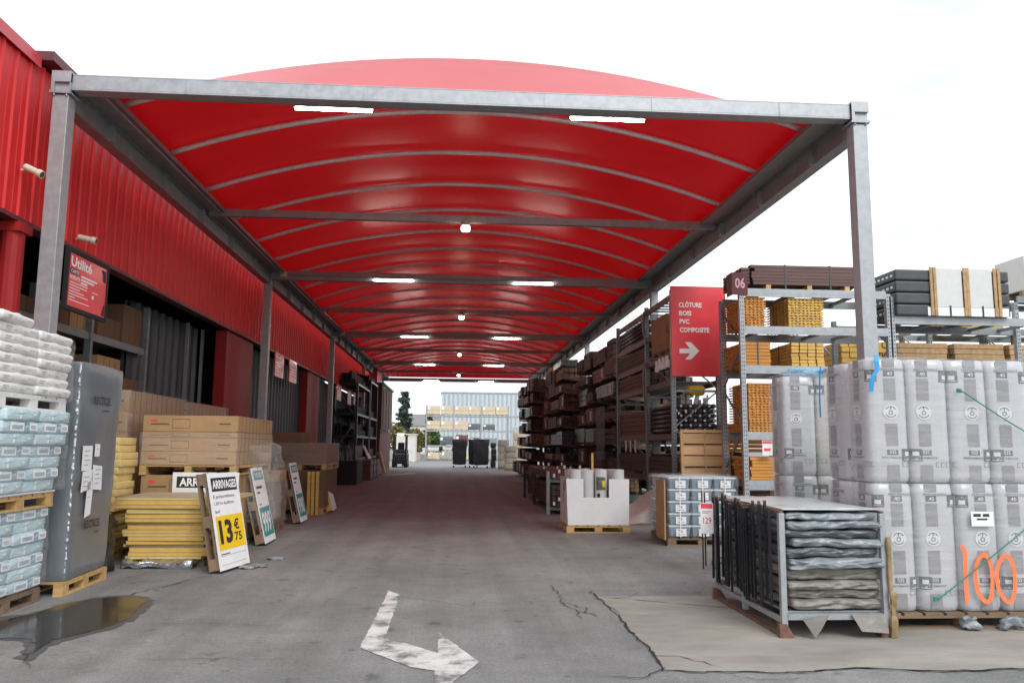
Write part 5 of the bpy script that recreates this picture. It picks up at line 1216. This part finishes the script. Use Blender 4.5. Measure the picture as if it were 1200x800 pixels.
for i,(x,z,w,h,mm,lab) in enumerate(((2.0,3.222,1.3,.65,'sheetd','grey wrapped load on the middle yard shelf, left one'),(3.6,3.222,1.3,.6,'sheetd','grey wrapped load on the middle yard shelf, right one'),(-.95,1.622,1.4,.85,'sheetd','dark grey wrapped load on the lower yard shelf at left'),(.7,1.622,1.3,1.0,'redcr','reddish load on the lower yard shelf'),(2.2,1.622,1.2,.75,'sheetd','dark wrapped load on the lower yard shelf, centre'),(3.8,1.622,1.3,.7,'sheetb','pale wrapped load on the lower yard shelf at right'),
     (-2.3,.01,1.3,.75,'ply','beige load on the ground under the left bay of the yard rack'),(-.8,.01,1.3,.9,'stone','grey load on the ground under the yard rack'),(.8,.01,1.3,.8,'ply','beige load on the ground behind the black trolleys'),(3.8,.01,1.4,1.0,'stone','grey load on the ground at the right of the yard rack'),(-2.35,.87,1.2,.5,'wht','white bags on the ground load under the left bay'),(-.85,1.02,1.0,.45,'wht','white bags on the grey ground load'))): ypack(x,z,w,h,mm,lab)
for i in range(4):
    t=thing('kerb_block','low beige block row left of the yard rack, %s from the left'%ordw(i),'blocks',(-8.0+i*1.25,86.5,0),0,'beige block rows in the yard');MB().box(-.55,-.4,0,.55,.4,.75+.1*(i%2)).build('blocks','stone',t,bevel=.02)
# site cabin
t=thing('site_cabin','pale beige cabin beside the forklift','cabin',(-4.9,80,0));MB().box(-.9,0,0,1.0,3,2.6).build('walls','plaster',t);MB().box(-1,-.1,2.601,1.1,3.1,2.7).build('roof','wht',t)
d=MB().box(-.2,-.03,.05,.6,-.001,2.1).build('door','wht',t);MB().box(.45,-.05,1.0,.55,-.031,1.05).build('handle','blk',d)
# grey hall
t=thing('industrial_hall','pale blue grey corrugated hall behind the yard rack','building',(-2.0,112,0));m=MB();v=[];f=[];x=0;pr=[]
while x<34: pr+=[(x,0),(x+.28,0),(x+.34,.06),(x+.5,.06),(x+.56,0)];x+=.62
for (xx,dd) in pr: v+=[(xx,-dd,0),(xx,-dd,8.85)]
for i in range(len(pr)-1):f.append((2*i,2*i+2,2*i+3,2*i+1))
g_=MB();g_.add(v,[q for i,q in enumerate(f) if i%5 in(1,2,3)]);m.add(v,[q for i,q in enumerate(f) if i%5 not in(1,2,3)]);m.box(0,.02,0,34.3,20,8.84);MB.join([(m,'corr',False),(g_,'corrd',False)],'walls',t);MB().box(-.1,-.12,8.851,34.4,20.1,9.0).build('roof_edge','corrd',t)  # rib faces take the darker tone in place of their shading
m=MB();m.box(10,-.1,0,14,-.07,4.2);m.build('door','corrd',t)
# house
t=thing('house','small white house with grey roof beyond the yard','house',(-5.6,150,0));MB().box(-3,0,0,3,6,5.2).build('walls','plaster',t)
m=MB();m.add([(-3.3,-.3,5.2),(3.3,-.3,5.2),(3.3,6.3,5.2),(-3.3,6.3,5.2),(-3.3,3,7.4),(3.3,3,7.4)],[(0,1,5,4),(2,3,4,5),(0,4,3),(1,2,5),(0,3,2,1)]);m.build('roof','rooftile',t)
for xx in (-1.8,.9): MB().box(xx,-.03,3.2,xx+.9,-.001,4.4).build('window','glass',t)
# black trolleys
for i,(x,y,w,lab) in enumerate(((.33,59.5,1.05,'tall black covered trolley standing apart at the canopy end'),(1.35,59.6,.75,'tall black covered trolley half hidden behind its neighbour'),(1.85,58.4,1.15,'tall black covered trolley at the right of the group'))):
    t=thing('covered_trolley',lab,'trolley',(x,y,0),R.uniform(-.1,.1),'black covered trolleys')
    m=MB().soft((0,0,1.12),(w,.85,1.78),.06,(5,5,8),.06,2,i);m.v=[(x*(.86+.07*z),y,z) for x,y,z in m.v];m.build('cover','bplastic',t,smooth=True)
    m=MB();m.box(-w/2,-.42,1.95,w/2,.42,2.06);m.build('lid','bplastic',t,bevel=.02)
    for sx in (-1,1):
        for sy in (-1,1): MB().tube([(sx*(w/2-.1)-.03,sy*.32,.07),(sx*(w/2-.1)+.03,sy*.32,.07)],.07,10).build('caster','rubber',t)
# loads right of trolleys
for i,(x,y,w,h,mm,lab) in enumerate(((3.35,56.0,.75,1.9,'stone','pale stone load nearest the black trolleys'),(3.6,52.5,.8,1.45,'stone','brownish stone load before the far timber rack'),(4.6,57.5,.9,2.5,'ply','tall beige board stack beyond the far timber rack'),(2.75,58.5,.35,1.7,'bplastic','narrow black wrapped load beside the stone loads'))):
    t=thing('pallet_load',lab,'pallet load',(x,y,0),0,'loads beyond the racks')
    nl=4
    for k in range(nl): MB().soft((R.uniform(-.03,.03),0,.12+h*(k+.5)/nl),(w,1.1,h/nl-.02),.04,(3,3,2),.03,3,k+i).build('layer',mm,t,smooth=True)
    m=MB();m.box(-w/2,-.5,0,w/2,.5,.115);m.build('base','pald',t)

# trees
def leafcloud(mb,c,rad,n,size,rr,flat=1.0):
    for _ in range(n):
        while True:
            p=Vector((rr.uniform(-1,1),rr.uniform(-1,1),rr.uniform(-1,1)))
            if p.length<1: break
        p=Vector((p.x*rad[0],p.y*rad[1],p.z*rad[2]))+Vector(c)
        a=Vector((rr.uniform(-1,1),rr.uniform(-1,1),rr.uniform(-1,1)*flat)).normalized();b=a.cross(Vector((rr.uniform(-1,1),rr.uniform(-1,1),rr.uniform(-1,1)))).normalized();s=size*rr.uniform(.6,1.3)
        mb.add([p-a*s-b*s*.4,p+a*s*.1-b*s*.5,p+a*s,p+b*s*.5],[(0,1,2,3)])
def conifer(x,y,h,w,lab,seed):
    rr=random.Random(seed);t=thing('conifer_tree',lab,'tree',(x,y,0))
    MB().tube([(0,0,0),(.05,0,h*.5),(0,0,h*.98)],[.25,.16,.03],8).build('trunk','bark',t);m=MB();br=MB()
    for i in range(26):
        z=h*(.18+.8*i/26);L=w*(1-.85*(i/26))*rr.uniform(.5,1.2)
        for k in range(6):
            a=rr.uniform(0,2*PI);e=Vector((math.cos(a)*L,math.sin(a)*L,z+L*.12));br.tube([(0,0,z),tuple(e)],[.05,.015],4)
            for q in (.35,.6,.8,.97): leafcloud(m,(e.x*q,e.y*q,z+(e.z-z)*q),(.34*w/2,.34*w/2,.2),7,.22,rr,.5)
    br.build('branches','bark',t);m.build('crown','leafd',t)
conifer(-7.3,115,9.4,1.9,'dark conifer beyond the forklift on the left',3)
conifer(-4.1,125,7.6,1.2,'dark conifer just left of the yard rack',5)
def bush(x,y,h,w,lab,mat,seed,n=9):
    rr=random.Random(seed);t=thing('bush_tree',lab,'tree',(x,y,0));tr_=MB();m=MB()
    for k in range(n):
        a=rr.uniform(0,2*PI);q=Vector((math.cos(a)*w*rr.uniform(.2,.8),math.sin(a)*w*rr.uniform(.2,.8),h*rr.uniform(.35,.85)));tr_.tube([(0,0,0),tuple(q*.5+Vector((0,0,h*.1))),tuple(q)],[.12,.07,.03],5)
        leafcloud(m,q,(w*.45,w*.45,h*.2),150,.2,rr)
    tr_.build('trunk','bark',t);m.build('crown',mat,t)
bush(-6.6,97,4.3,1.6,'olive yellow bush between the forklift and yard rack','leafo',2)
bush(-4.5,98,4.1,1.5,'second olive yellow bush left of the yard rack','leafo',4)
bush(-2.2,104,3.6,1.7,'green bush seen through the left bay of the yard rack','leafg',6)
bush(-9.2,100,3.8,1.6,'green bush behind the dark shed','leafg',8)
bush(-10.5,118,5.5,2.4,'tall green bush behind the shed, farthest left','leafg',9)
hg=MB();rr=random.Random(1)
for i in range(40): leafcloud(hg,(-60+i*3.0,165+rr.uniform(-3,3),2.2),(2.6,2,2.4),120,.5,rr)
o=hg.build('far_hedge','leafg');o['kind']='stuff';o['label']='far green hedge line beyond the yard';o['category']='hedge'
